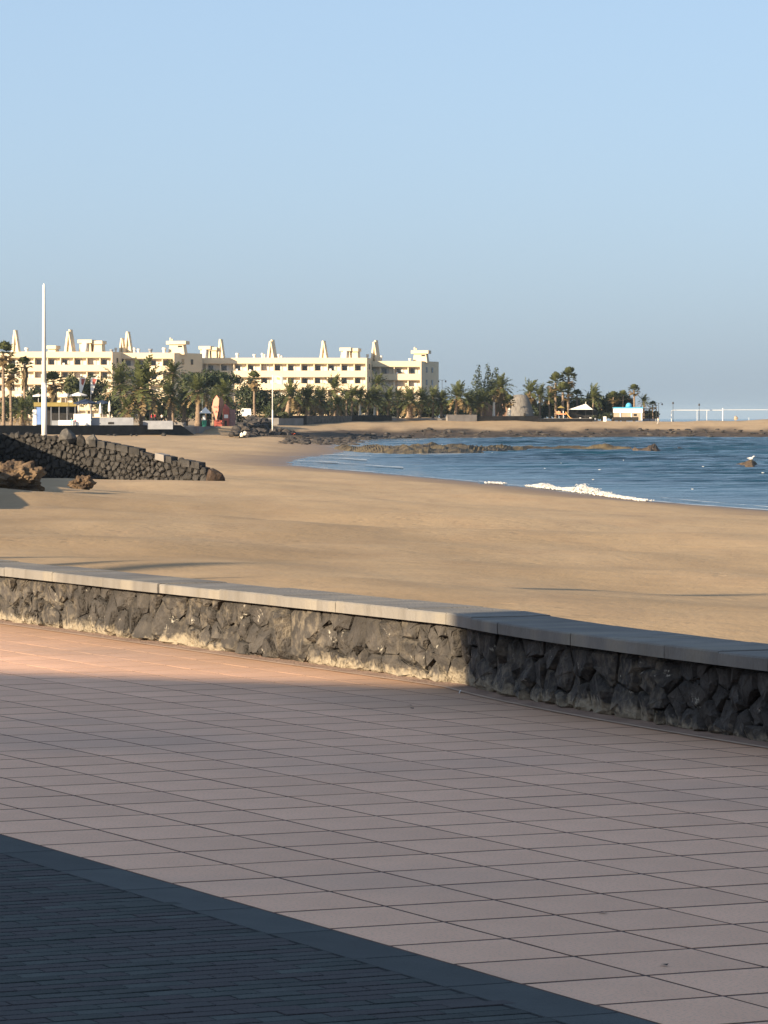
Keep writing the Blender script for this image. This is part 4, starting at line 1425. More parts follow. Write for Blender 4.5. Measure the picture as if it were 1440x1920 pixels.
tree(916, 687, 775, 28, 952, P2Z, 'leaf_grey', 'middle and tallest spire of the three grey green conifers', 72, 1700, .34, 'conifer', 'three conifers', 'conifer_tree', spire=True)
tree(931, 694, 775, 26, 954, P2Z, 'leaf_grey', 'right spire of the three grey green conifers', 73, 1500, .34, 'conifer', 'three conifers', 'conifer_tree', spire=True)
tree(905, 728, 775, 70, 948, P2Z, 'leaf_dark', 'broad dark tree at the base of the conifers', 74, 1800)
tree(1046, 735, 788, 60, 952, None, 'leaf_dark', 'dark arching tree under the palm clump on the point', 75, 1800)
tree(1088, 736, 785, 44, 956, None, 'leaf_dark', 'dark tree left of the windswept palm', 76)
tree(1112, 730, 780, 36, 954, None, 'leaf_dark', 'dark rounded tree behind the windswept palm', 77)
tree(1148, 734, 768, 38, 955, None, 'leaf_dark', 'brownish tree left of the blue topped kiosk', 78)
tree(1172, 733, 772, 34, 957, None, 'leaf_dark', 'tree directly behind the blue topped kiosk', 79)
tree(1128, 770, 790, 50, 945, None, 'leaf_dark', 'low dark shrubs between the tent and the kiosk', 80, 900, .3, 'shrub')
tree(990, 770, 792, 60, 950, None, 'leaf_dark', 'low dark shrubs behind the thatched hut', 81, 900, .3, 'shrub')
tree(505, 772, 790, 20, 870, P2Z - .6, 'leaf_mid', 'small olive shrub at the foot of the flag pole', 82, 500, .25, 'shrub')
tree(530, 770, 786, 22, 872, P2Z - .4, 'leaf_mid', 'small olive shrub right of the flag pole', 83, 500, .25, 'shrub')

# palms standing behind the row of buildings, whose shade reaches the beach as long streaks
for (tx, ty, s, lb) in ((1400, 1097, 52, 'slim palm behind the restaurant, its shade crossing the sand at the right'), (478, 1057, 58, 'slim palm behind the annex casting the longest streak on the sand'), (284, 1050, 60, 'slim palm behind the annex casting the second streak on the sand'), (112, 1034, 62, 'slim palm behind the annex casting the third streak on the sand')):
    tip = hit(tx, ty)
    b_ = tip - LH * s
    h = tip.z + s * TAN
    root = empty('palm_tree', (b_.x, b_.y, -.05), lb, 'palm', 'palms behind the restaurant row')
    MB().tube([(0, 0, 0), (0, 0, h * .5), (0, 0, h - .6)], [.22, .17, .15], 8).build('trunk', M['trunk'], root)
    o = link('crown', CROWN['date'][1], root, (0, 0, h - 1.0)); o.scale = (1.15, 1.15, 1.3)

for k, (px, y0, w, lb) in enumerate(((22, 735, 60, 'dark bushes under the fan palms at the left edge'), (70, 725, 60, 'dark bushes either side of the tall white pole'), (285, 745, 70, 'dark bushes behind the largest date palm'), (415, 742, 70, 'dark bushes behind the orange sculpture'))):
    tree(px, y0, 800, w, 818 + k, P1Z, 'leaf_dark', lb, 160 + k, 1900, .36, 'shrub', 'bushes behind the terrace', 'shrub')

for k, (px, y0, w, lb) in enumerate(((965, 752, 50, 'dark bushes left of the conical hut'), (1018, 752, 44, 'dark bushes right of the conical hut'), (845, 745, 40, 'dark bush behind the curved palm'), (640, 738, 60, 'dark tree behind the airy tall palm'), (590, 740, 60, 'dark tree behind the second short palm'), (700, 738, 60, 'dark tree behind the right whitewashed trunk'), (805, 742, 50, 'dark tree below the shaded hotel end'), (755, 742, 50, 'dark tree behind the small palm'))):
    tree(px, y0, 788, w, (952 if px > 900 else 938) + k * .7, P2Z if px < 900 else None, 'leaf_dark', lb, 180 + k, 1500, .36, 'shrub', 'bushes behind the seafront palms', 'shrub')
palm('feather', 650, 748, 18, 903, P2Z, .2, 'low feathery palm left of the grey leaved one', group=G2)
palm('feather', 690, 748, 19, 907, P2Z, .2, 'low feathery palm between the whitewashed trunks', group=G2)
palm('date', 828, 750, 20, 919, P2Z, .3, 'bushy palm at the foot of the lamp by the hotel end', group=G2)
palm('date', 560, 752, 18, 890, P2Z, .3, 'bushy palm between the first and second short palms', group=G2)

for k, (px, y0, w, lb) in enumerate(((1030, 742, 44, 'rounded dark tree left of the orange slide tower'), (1072, 748, 44, 'dark tree behind the orange slide tower'), (1130, 744, 30, 'dark tree between the windswept palm and the kiosk'), (1160, 748, 40, 'dark shrub hugging the back of the blue topped kiosk'), (1215, 768, 40, 'low shrub behind the dark pergola'), (950, 738, 44, 'dark tree right of the tall golden palm'), (985, 742, 36, 'dark tree above the conical hut'))):
    tree(px, y0, 790, w, 957 + k * .8, None, 'leaf_dark' if k % 2 else 'leaf_mid', lb, 200 + k, 1300, .36, 'tree', 'trees on the point')
palm('fan', 1082, 742, 14, 948, None, .24, 'short fan palm right of the clump on the point', group=G3)
palm('feather', 1030, 742, 18, 945, None, .22, 'leaning palm left of the clump on the point', group=G3)
palm('fan', 1150, 745, 13, 952, None, .2, 'short fan palm left of the lone tall one', group=G3)
palm('fan', 1168, 743, 13, 953, None, .2, 'short fan palm directly behind the turquoise cupola', group=G3)
M['dark_brown'] = mat('dark_brown_rock', (.125, .085, .05), (.045, .033, .024), scale=1.1, rough=.9, bump=1.0, bscale=4)
# ------------------------------------------------------------------ reefs and shore rocks
def reef(name, label, pts, hs, width, mt, seed, na=220, nb=18):
    """an uneven ridge of rock standing out of the sea; pts in photo pixels at sea level"""
    W = [onz(x, y, SEA) for x, y in pts]
    cum = [0]
    for a, c in zip(W, W[1:]):
        cum.append(cum[-1] + (c - a).length)
    vs = []
    for i in range(na + 1):
        s = cum[-1] * i / na
        x = float(np.interp(s, cum, [p.x for p in W])); y = float(np.interp(s, cum, [p.y for p in W]))
        h = float(np.interp(s, cum, hs)); w = float(np.interp(s, cum, width))
        for j in range(nb + 1):
            t = j / nb * 2 - 1
            n = mnoise.fractal(Vector((x * .22 + seed, (y + t * w) * .22, 0)), 1.0, 2.1, 5)
            n2 = mnoise.noise(Vector((x * .9 + seed, (y + t * w) * .6, 4)))
            z = h * (1 - abs(t) ** 2.2) * (.66 + .6 * n) + .14 * n2 * h - .35 * abs(t) ** 3 - .05
            if abs(t) > .99 or i in (0, na):
                z = -.7
            vs.append((x, y + t * w, SEA + z))
    nb1 = nb + 1
    fc = [(i * nb1 + j, (i + 1) * nb1 + j, (i + 1) * nb1 + j + 1, i * nb1 + j + 1) for i in range(na) for j in range(nb)]
    mb = MB(); mb.add(vs, fc)
    o = mb.build(name, M[mt])
    return tag(o, label, 'reef')
reef('rock_reef', 'long low weedy reef reaching across the bay from the beach', [(628, 842), (660, 845), (720, 848), (800, 849), (880, 848.5), (960, 846.5), (1040, 846), (1110, 846.5), (1180, 847), (1186, 847)],
     [.5, .95, 1.25, 1.3, 1.2, .95, .9, 1.0, .9, .7], [10, 16, 26, 28, 22, 12, 8, 8, 7, 5], 'reef', 1, 380, 20)
o = reef('rock_outcrop', 'brown rock block ending the low reef', [(1182, 848), (1195, 849), (1215, 849), (1230, 848.5), (1240, 848.5)], [.5, 1.05, 1.15, 1.1, .3], [3, 5, 6, 5, 3], 'dark_brown', 8, 60, 12)
o['category'] = 'rock'
o = reef('rock_outcrop', 'wave washed dark rocks barely showing right of the brown block', [(1245, 848), (1275, 847), (1300, 847)], [.55, .75, .5], [4, 6, 3], 'lava', 4, 50, 8)
o['category'] = 'rock'
o = reef('sea_rock', 'brown rock islet in the sea with a gull on top', [(1356, 875.5), (1372, 876), (1386, 876.5), (1398, 877), (1408, 877), (1416, 876.5), (1424, 876)], [.15, .32, .40, .60, .85, .65, .1], [1.5, 2.2, 2.5, 3, 3, 2.4, 1.4], 'dark_brown', 12, 80, 14)
o['category'] = 'rock'
gx = onz(1408, 877, SEA)
dg = bpy.context.evaluated_depsgraph_get()
ok, loc, *_ = o.ray_cast(Vector((gx.x, gx.y, 10)), Vector((0, 0, -1)))
gz = loc.z if ok else SEA + .85
gull = empty('gull', (gx.x, gx.y, gz), 'white gull perched on the rock islet in the sea', 'bird')
mb = MB()
prof = [(-.34, .02, .30), (-.26, .05, .29), (-.12, .10, .27), (.02, .125, .27), (.12, .11, .30), (.18, .075, .36), (.21, .055, .42), (.25, .06, .46), (.30, .045, .465), (.34, .015, .455)]
mb.tube([(x, 0, z) for x, r, z in prof], [r for _, r, _ in prof], 10)
mb.build('body', M['white_wall'], gull, True)
MB().tube([(.33, 0, .455), (.42, 0, .44)], [.016, .004], 6).build('beak', M['yellow'], gull)
for s in (-1, 1):
    MB().add([(-.42, s * .03, .30), (.08, s * .11, .36), (.05, s * .125, .27), (-.2, s * .11, .25)], [(0, 1, 2, 3)]).build('wing', M['grey_paint_and_shade'], gull)
    MB().tube([(.0, s * .04, .18), (.01, s * .04, -.1)], .012, 5).build('leg', M['yellow'], gull)

mb = MB()
rg = random.Random(77)
SH = [Vector((x, y, 0)) for x, y in SHORE[14:23]]
for k in range(900):
    i = rg.choices(range(len(SH) - 1), [(SH[q + 1] - SH[q]).length for q in range(len(SH) - 1)])[0]
    p = SH[i].lerp(SH[i + 1], rg.random())
    if p.y < 640 or p.x > 115:
        continue
    a = rg.uniform(-2, 22) if p.y > 800 else rg.uniform(-6, 10)
    q = Vector((p.x + (-a if p.y < 800 else rg.uniform(-3, 3)), p.y + (a if p.y >= 800 else rg.uniform(-4, 4)), 0))
    z = ground(q.x, q.y)
    if z < SEA - .5:
        continue
    s = rg.uniform(.2, .75)
    me = ROCKS['lava'][k % 7]
    th = rg.uniform(0, 6.28)
    mm = Matrix.Translation((q.x, q.y, z + s * .15)) @ Matrix.Rotation(th, 4, 'Z') @ Matrix.Diagonal((s * rg.uniform(.8, 1.8), s * rg.uniform(.8, 1.5), s * rg.uniform(.4, .8), 1))
    mb.add([mm @ v.co for v in me.vertices], [tuple(f.vertices) for f in me.polygons])
o = mb.build('shore_rocks', M['lava'])
o['kind'] = 'stuff'; tag(o, 'dark lava rocks strewn along the far waterline', 'rocks')

pile = empty('rock_pile', hit(490, 821), 'heap of black lava boulders around the flag pole on the beach', 'rocks')
pb = pile.location.copy()
for k in range(64):
    px = rg.uniform(434, 562)
    t = (px - 434) / 128
    crest = float(np.interp(px, [434, 450, 470, 500, 520, 545, 562], [800, 799, 803, 800, 801, 808, 815]))
    py = rg.uniform(crest + 3, 821)
    base = hit(px, 821)
    Y = base.y + (821 - py) * .45
    p = at(px, py, Y)
    s = rg.uniform(.5, 1.0)
    place_rock(ROCKS['lava'][k % 7], p - pb, (s * 1.15, s, s * .85), pile)
MB().prism([(-8, 2), (8, 0), (6, 7), (-7, 8)], -1, .5).build('core', M['lava'], pile)
for k, (px, py, s, lb) in enumerate(((453, 815, .6, 'left white shape built as a boulder at the foot of the black rock heap'), (459, 812, .6, 'right upright white shape built as a boulder at the foot of the black rock heap'))):
    p = at(px, py, hit(px, 821).y - 1.2)
    me = ROCKS['basalt_far'][k + 2].copy(); me.materials[0] = M['plaster_white']  # unidentified white shapes, built as pale boulders
    tag(place_rock(me, p, (s * .6, s * .6, s * .8), rz=k, name='boulder'), lb, 'boulder')
p = at(549, 813, hit(549, 821).y - .4)
mb = MB()
for i in range(7):
    for j in range(5):
        mb.v.append((i * .15 - .45, j * .16 - .3, .12 * math.sin(i * 1.3) + .1 * math.cos(j * 1.9) - .06 * j))
mb.f = [(i * 5 + j, (i + 1) * 5 + j, (i + 1) * 5 + j + 1, i * 5 + j + 1) for i in range(6) for j in range(4)]; mb.m = [0] * len(mb.f)
o = mb.build('towel', mat('orange_red_cloth', (.75, .14, .06), (.65, .11, .05), rough=.9), loc=p); tag(o, 'bright orange red towel spread on the black rocks', 'towel'); o.rotation_euler = (.5, 0, 0)

slope = empty('rock_bank', hit(470, 812) + Vector((0, 25, 0)), 'rough grey brown rock bank below the white van', 'rocks')
sb = slope.location.copy()
for k in range(46):
    px, py = rg.uniform(448, 503), rg.uniform(783, 801)
    if py < 783 + abs(px - 470) * .1:
        continue
    p = at(px, py, 830 - (801 - py) * -.6)
    s = rg.uniform(.5, 1.1)
    me = ROCKS['lava' if k % 3 else 'basalt_far'][k % 7]
    place_rock(me, p - sb, (s * 1.2, s, s * .8), slope)
a, c = at(440, 803, 832), at(510, 803, 832)
z0, z1 = at(470, 806, 832).z, at(470, 786, 842).z
MB().add([(a.x - sb.x, a.y - sb.y, z0 - sb.z - 1), (c.x - sb.x, c.y - sb.y, z0 - sb.z - 1), (c.x - sb.x, 844 - sb.y, z1 - sb.z), (a.x - sb.x, 844 - sb.y, z1 - sb.z)], [(0, 1, 2, 3)]).build('core', M['lava'], slope)

# ------------------------------------------------------------------ flag on the beach pole
Yp = hit(511, 821).y + 5
froot, fh = flagpole(511, 703, 803, Yp, .14, .085, 'white flagpole flying a pale blue flag above the black rocks')
flag = empty('flag', (froot.location.x + .1, Yp, froot.location.z + fh - .05), 'pale blue flag with orange emblem flying from the beach pole', 'flag')
def flag_part(x0, x1, z0, z1, off, nx_=12, nz_=6):
    mb = MB()
    for i in range(nx_ + 1):
        for j in range(nz_ + 1):
            x = x0 + (x1 - x0) * i / nx_; z = z0 + (z1 - z0) * j / nz_
            mb.v.append((x, .16 * math.sin(x * 3.1) * x * .5 + off, z - .10 * x - .06 * x * x))
    mb.f = [(i * (nz_ + 1) + j, (i + 1) * (nz_ + 1) + j, (i + 1) * (nz_ + 1) + j + 1, i * (nz_ + 1) + j + 1) for i in range(nx_) for j in range(nz_)]
    mb.m = [0] * len(mb.f)
    return mb
flag_part(0, 2.0, -1.5, 0, 0).build('cloth', M['flag'], flag, True)
flag_part(.75, 1.35, -.75, -.25, -.03, 6, 4).build('emblem', M['flag_sun'], flag, True)

# ------------------------------------------------------------------ lamps
def lamp(px, y0, Y, base_z, label, arms=1, h_extra=0):
    top = at(px, y0, Y)
    if base_z is None:
        base_z = ground(top.x, Y) - .1
    h = top.z - base_z
    root = empty('street_lamp', (top.x, Y, base_z), label, 'lamp', 'street lamps')
    MB().tube([(0, 0, 0), (0, 0, .8), (0, 0, .9), (0, 0, h)], [.14, .12, .07, .05], 8).build('post', M['dark_metal'], root)
    for k in range(arms):
        s = 1 if k == 0 else -1
        if arms == 1:
            MB().tube([(0, 0, h), (0, 0, h + .1), (0, 0, h + .45), (0, 0, h + .6)], [.06, .24, .2, .04], 8).build('lantern', M['dark_metal'], root)
        else:
            MB().tube([(0, 0, h - .3), (s * .4, 0, h), (s * .8, 0, h - .05), (s * .85, 0, h - .2)], .035, 6).build('arm', M['dark_metal'], root)
            MB().tube([(s * .85, 0, h - .15), (s * .85, 0, h - .3), (s * .85, 0, h - .62)], [.06, .22, .12], 8).build('lantern', M['dark_metal'], root)
    return root
lamp(443, 746, 815, P1Z + .4, 'black lamp post right of the red kiosk')
lamp(129, 742, 760, P1Z, 'dark lamp post before the blue parasol')
lamp(829, 712, 940, P2Z, 'double armed lamp post right of the hotel end', 2)
lamp(1235, 755, 948, None, 'double armed lamp post at the end of the promenade', 2)
lamp(1262, 758, 950, None, 'single lamp post left of the white frame')
lamp(1311, 761, 952, None, 'single lamp post inside the white frame')

# ------------------------------------------------------------------ terrace: bar, walls, parasols, banners
def boxthing(name, label, cat, px0, px1, y0, y1, Y, depth, mt, group=None, parts=()):
    a = at(px0, y1, Y); w = (px1 - px0) * pxm(Y); h = (y1 - y0) * pxm(Y)
    root = empty(name, a, label, cat, group)
    MB().box(0, w, 0, depth, -.6, h).build('body', M[mt], root)
    return root, w, h
r_, w, h = boxthing('white_wall', 'bright white terrace block with step beside the walkers', 'wall', 138, 170, 776, 798, 752, 4, 'white_wall')
MB().box(-.1, w + .1, -.12, 4.1, h * .44, h * .50).build('ledge', M['white_wall'], r_)
r_, w, h = boxthing('white_wall', 'long white wall with shade in its grey colour behind the stout palm trunks', 'wall', 171, 250, 783, 798, 753.5, .6, 'grey_paint_and_shade')  # palm shade on the white wall is put into its grey colour
MB().box(w * .40, w * .54, -.06, 0, .25, h * .45).build('vent_grille', M['dark_void'], r_)
r_, w, h = boxthing('white_wall', 'low sunlit curved white wall left of the walkers', 'wall', 109, 137, 788, 798, 751, 1.5, 'white_wall')
r_, w, h = boxthing('white_wall', 'sloping white ramp wall right of the largest palm', 'wall', 268, 324, 789, 799, 756, .5, 'grey_paint_and_shade')  # white ramp wall, coloured grey for the same palm shade
r_, w, h = boxthing('notice_panel', 'white panel with blue side left of the tall pole', 'sign', 61, 68, 768, 796, 751, .5, 'white_wall')
MB().box(w + .03, w + .9, .05, .5, 0, h + .45).build('blue_side', M['blue_panel'], r_)
# beach bar with mustard fascia
a = at(66, 798, 766); k = pxm(766)
bar = empty('beach_bar', a, 'open beach bar with mustard fascia and dark interior', 'building')
wd = (141 - 66) * k
MB().box(0, wd, 2.5, 6, -.3, 4.0).build('shade_back_wall', M['dark_void'], bar)  # dark colour stands in for the shade under the bar roof
MB().box(-.2, wd + .2, -.4, 6.2, 4.05, 4.25).build('roof', M['grey_paint_and_shade'], bar)
MB().box(-.25, wd + .25, -.55, -.42, 3.75, 4.55).build('fascia', M['yellow'], bar)
for q in range(6):
    MB().tube([(wd * q / 5, -.2, -.3), (wd * q / 5, -.2, 4.05)], .07, 6).build('post', M['grey_paint_and_shade'], bar)
MB().box(wd * .42, wd * .62, -.35, -.1, -.2, 1.0).build('counter', M['grey_paint_and_shade'], bar)
def parasol(px, ytop, wpx, Y, mt, label, bz, open_=True, sq=.32, group='parasols'):
    top = at(px, ytop, Y)
    root = empty('parasol', (top.x, Y, bz), label, 'parasol', group)
    h = top.z - bz
    MB().tube([(0, 0, 0), (0, 0, h)], .04, 6).build('pole', M['steel_white'], root)
    r = wpx * pxm(Y) / 2
    if open_:
        n = 8
        v = [(0, 0, h)] + [(r * math.cos(2 * math.pi * q / n + .3), r * math.sin(2 * math.pi * q / n + .3), h - r * sq) for q in range(n)]
        v += [(r * math.cos(2 * math.pi * q / n + .3), r * math.sin(2 * math.pi * q / n + .3), h - r * sq - .22) for q in range(n)]
        f = [(0, 1 + q, 1 + (q + 1) % n) for q in range(n)] + [(1 + q, 1 + n + q, 1 + n + (q + 1) % n, 1 + (q + 1) % n) for q in range(n)]
        MB().add(v, f).build('canopy', M[mt], root)
    else:
        MB().tube([(0, 0, h - 2.3), (0, 0, h - 2.1), (0, 0, h - .9), (0, 0, h)], [.10, .30, .24, .04], 9).build('canopy', M[mt], root)
    return root
parasol(123, 737, 26, 772, 'canvas', 'left white open parasol over the bar roof', P1Z)
parasol(147, 735, 34, 776, 'canvas', 'large white open parasol behind the lamp post', P1Z)
parasol(160, 748, 46, 764, 'navy', 'navy blue open parasol over the white block', P1Z)
parasol(192, 750, 34, 768, 'navy', 'navy blue open parasol farther right of the first', P1Z)
parasol(72, 738, 22, 774, 'canvas', 'white parasol behind the tall pole', P1Z)
parasol(37, 738, 18, 776, 'canvas', 'white parasol glimpsed behind the young date palm', P1Z)
parasol(188, 755, 8, 760, 'canvas', 'closed white parasol, left of two', P1Z, False)
parasol(205, 751, 8, 760, 'canvas', 'closed white parasol, right of two', P1Z, False)
for px, lb in ((149.5, 'red and white feather banner, left of the pair'), (170.5, 'red and white feather banner, right of the pair')):
    Y = 778
    p = at(px, 798, Y); k = pxm(Y)
    bn = empty('banner', (p.x, Y, P1Z), lb, 'banner', 'advertising banners')
    zt, zl = at(px, 708, Y).z - P1Z, at(px, 738, Y).z - P1Z
    MB().tube([(0, 0, 0), (0, 0, zt)], .05, 6).build('pole', M['steel_white'], bn)
    W = 11.5 * k
    MB().add([(.04, -.02, zt), (W, -.1, zt - .05), (W * .95, -.1, zt - .6), (W * .3, -.04, zl), (.04, -.02, zl)], [(0, 1, 2, 3, 4)]).build('cloth', M['canvas'], bn)
    MB().add([(W * .28, -.12, zt - .18), (W * .92, -.16, zt - .25), (W * .55, -.14, zt - 1.6), (W * .28, -.12, zt - 1.2)], [(0, 1, 2, 3)]).build('red_print', M['red'], bn)

def person(px, yfoot, Y, label, top, legs, hgt=1.72, stride=.18, arms=.1, facing=0.0, bz=None):
    p = at(px, yfoot, Y)
    if bz is not None:
        p.z = bz
    me = bpy.data.meshes.new('person')
    J = {'pel': (0, 0, .93), 'wst': (0, 0, 1.08), 'chs': (0, .01, 1.33), 'nck': (0, 0, 1.48), 'hd': (.01, 0, 1.58), 'hd2': (.01, 0, 1.69),
         'hl': (0, .10, .88), 'kl': (stride * .6, .11, .48), 'al': (stride * .3, .11, .07), 'tl': (stride * .3 + .13, .12, .035),
         'hr': (0, -.10, .88), 'kr': (-stride * .1, -.11, .48), 'ar': (-stride, -.11, .09), 'tr': (-stride + .12, -.12, .035),
         'sl': (0, .19, 1.40), 'el': (-arms, .24, 1.14), 'wl': (arms * .6, .24, .90), 'fl': (arms, .235, .80),
         'sr': (0, -.19, 1.40), 'er': (arms * .6, -.24, 1.14), 'wr': (arms * 1.6, -.24, .92), 'fr': (arms * 2, -.235, .83)}
    rad = {'pel': .135, 'wst': .12, 'chs': .15, 'nck': .06, 'hd': .085, 'hd2': .075, 'h': .09, 'k': .062, 'a': .045, 't': .038, 's': .065, 'e': .045, 'w': .032, 'f': .03}
    nm = list(J)
    E = [('pel', 'wst'), ('wst', 'chs'), ('chs', 'nck'), ('nck', 'hd'), ('hd', 'hd2')]
    for s in 'lr':
        E += [('pel', 'h' + s), ('h' + s, 'k' + s), ('k' + s, 'a' + s), ('a' + s, 't' + s), ('chs', 's' + s), ('s' + s, 'e' + s), ('e' + s, 'w' + s), ('w' + s, 'f' + s)]
    me.from_pydata([J[n] for n in nm], [(nm.index(a), nm.index(c)) for a, c in E], [])
    tmp = link('person', me)
    sk = tmp.modifiers.new('s', 'SKIN'); sk.use_smooth_shade = True
    for i, n in enumerate(nm):
        r = rad.get(n, rad.get(n[0]))
        tmp.data.skin_vertices[0].data[i].radius = (r, r)
        tmp.data.skin_vertices[0].data[i].use_root = n == 'pel'
    ss_ = tmp.modifiers.new('u', 'SUBSURF'); ss_.levels = 1; ss_.render_levels = 1
    dg = bpy.context.evaluated_depsgraph_get()
    m2 = bpy.data.meshes.new_from_object(tmp.evaluated_get(dg))
    bpy.data.objects.remove(tmp)
    m2.materials.clear()
    for q in ('skin', top, legs, 'hair'):
        m2.materials.append(M[q] if isinstance(q, str) else q)
    for f in m2.polygons:
        z, y, x = f.center.z, abs(f.center.y), f.center.x
        f.material_index = 3 if (z > 1.66 or (z > 1.56 and x < -.02)) else 0 if z > 1.44 else 1 if (z > .95 and (y < .22 or z > 1.12)) else 0 if (y > .205 and z > .7) else 2 if z > .10 else 3
    o = link('person', m2, None, p)
    s = hgt / 1.76
    o.scale = (s, s, s)
    o.rotation_euler = (0, 0, facing)
    return tag(o, label, 'person', 'people by the bay')
def cloth(nm, c):
    M[nm] = mat(nm, c, tuple(x * .85 for x in c), scale=4, rough=.9)
cloth('cyan_cloth', (.05, .42, .55)); cloth('pink_cloth', (.60, .14, .20)); cloth('red_cloth', (.62, .05, .06)); cloth('pale_cloth', (.66, .62, .55)); cloth('dark_cloth', (.04, .045, .06)); cloth('cream_cloth', (.70, .62, .44))
person(134, 799, 749, 'person in a cyan top walking past the white terrace block', 'cyan_cloth', 'pale_cloth', 1.78, bz=P1Z)
person(141, 799, 750, 'person in a pink top walking beside the one in cyan', 'pink_cloth', 'pale_cloth', 1.68, bz=P1Z, facing=.3)
person(284, 792, 770, 'person in a red shirt, left one of two right of the largest palm', 'red_cloth', 'dark_cloth', 1.75, bz=P1Z + .8)
person(291, 792, 771, 'person in a red shirt, right one of two right of the largest palm', 'red_cloth', 'dark_cloth', 1.8, bz=P1Z + .8, facing=2)
person(303, 792, 772, 'person in pale clothes right of the two in red', 'pale_cloth', 'dark_cloth', 1.7, bz=P1Z + .8, facing=1)
wp = hit(1234, 796)
person(1234, 796, wp.y, 'person in cream clothes striding along the sand of the point', 'cream_cloth', 'pale_cloth', 1.8, .3, .16, bz=ground(wp.x, wp.y))
MB().box(-4, 6, -3, 4, -2, .78).build('upper_step', M['concrete'], ter, loc=(at(290, 792, 771).x, 771, P1Z))

# white pyramid kiosk, bin, sculpture, red kiosk, van
Y = 772; k = pxm(Y)
p = at(385, 800, Y)
kio = empty('pyramid_kiosk', (p.x, Y, P1Z), 'small dark kiosk with white pyramid roof', 'kiosk')
ze = at(385, 775, Y).z - P1Z; zt = at(385, 763, Y).z - P1Z
for sx in (-1, 1):
    for sy in (-1, 1):
        MB().tube([(sx * .9, sy * .9, 0), (sx * .9, sy * .9, ze)], .06, 6).build('post', M['dark_metal'], kio)
MB().add([(-1.2, -1.2, ze), (1.2, -1.2, ze), (1.2, 1.2, ze), (-1.2, 1.2, ze), (0, 0, zt)], [(0, 1, 4), (1, 2, 4), (2, 3, 4), (3, 0, 4), (3, 2, 1, 0)]).build('roof', M['canvas'], kio)
MB().box(-.85, .85, -.85, .85, 0, ze * .45).build('counter', M['dark_void'], kio)
MB().tube([(-.6, 0, zt - .4), (-.6, 0, zt + 1.6)], .03, 6).build('mast', M['steel_white'], kio)
p = at(383, 801, 766)
bn = empty('litter_bin', (p.x, 766, P1Z), 'green litter bin with white top by the pyramid kiosk', 'bin')
MB().tube([(0, 0, 0), (0, 0, 1.2)], [.42, .48], 10).build('body', M['green'], bn)
MB().tube([(0, 0, 1.2), (-.1, 0, 2.1)], [.34, .2], 8).build('hood', M['white_wall'], bn)
Y = 780; k = pxm(Y)
sc_ = empty('leaf_sculpture', (at(408, 800, Y).x, Y, P1Z), 'tall orange folded leaf sculpture beside the red kiosk', 'sculpture')
sc_.scale = (1.3, 1, 1)
zt, zb_ = at(408, 741, Y).z - P1Z, at(408, 790, Y).z - P1Z
wl, wr = -8 * k, 9 * k
H = zt - zb_
fix_normals(MB().add([(-.2, -.5, zb_), (-1 * k + .3, .2, zb_ + .1), (wl, .0, zb_ + H * .55), (wl * .75, .0, zb_ + H * .82), (-.15, .1, zt), (.25, -.6, zb_ + H * .86), (.15, -.9, zb_ + H * .4), (-.1, .9, zb_ + H * .5)],
              [(0, 6, 2), (6, 5, 3, 2), (5, 4, 3), (0, 7, 6), (7, 4, 5, 6), (0, 2, 7), (2, 3, 7), (3, 4, 7)]).build('left_leaf', mat('salmon_paint', (.62, .25, .17), (.55, .22, .15), rough=.7), sc_))
fix_normals(MB().add([(.1, -.4, zb_), (.3, -.7, zb_ + H * .45), (.35, -.5, zb_ + H * .85), (.6, .1, zb_ + H * .97), (wr, .2, zb_ + H * .72), (wr * .8, .3, zb_ + H * .4), (.4, .9, zb_ + H * .5)],
              [(0, 1, 5), (1, 2, 4, 5), (2, 3, 4), (0, 6, 1), (6, 3, 2, 1), (0, 5, 6), (5, 4, 6), (4, 3, 6)]).build('right_leaf', mat('terracotta', (.42, .20, .13), (.36, .17, .11), rough=.7), sc_))
MB().box(-.5, .7, -.5, .5, 0, zb_ + .25).build('plinth', M['red'], sc_)
Y = 776; k = pxm(Y)
rk = empty('ticket_kiosk', (at(418, 803, Y).x, Y, P1Z), 'red kiosk with white sign and pointed roof by the sculpture', 'kiosk')
w = 12 * k; h = at(418, 765, Y).z - P1Z
MB().box(0, w, 0, 2, 0, h).build('body', M['red'], rk)
MB().add([(0, 0, h), (w, 0, h), (w, 2, h), (0, 2, h), (w * .3, 1, h + .9)], [(0, 1, 4), (1, 2, 4), (2, 3, 4), (3, 0, 4)]).build('roof', M['red'], rk)
z_ = at(424, 784, Y).z - P1Z
MB().box(w * .18, w * .82, -.06, 0, z_, z_ + 6.5 * k).build('sign_plate', M['canvas'], rk)
MB().box(w * .25, w * .6, -.03, 0, 0, z_ - .5).build('door', M['dark_void'], rk)
MB().box(w, w + 11 * k, .3, 2, 0, h * .92).build('side_panel', mat('faded_red', (.28, .16, .15), (.2, .12, .11), rough=.9), rk)
Y = 848; k = pxm(Y)
van = empty('delivery_van', at(446, 783.5, Y), 'white van parked above the rock bank', 'van')
w = 25 * k
MB().xzprism([(0, .35), (w, .35), (w, 1.0), (w * .96, 2.0), (w * .3, 2.05), (w * .16, 1.25), (0, 1.1)], 0, 1.8).build('body', M['steel_white'], van)
MB().xzprism([(w * .2, 1.3), (w * .46, 1.3), (w * .46, 1.85), (w * .32, 1.85)], -.02, 0).build('side_window', M['glass'], van)
for q in (.2, .8):
    o = MB().tube([(w * q, -.03, .35), (w * q, .22, .35)], .35, 12).build('wheel', M['rubber'], van)
MB().box(-3, w + 6, -1, 4, -1.4, -.02).build('parking_apron', M['concrete'], ter, loc=van.location)

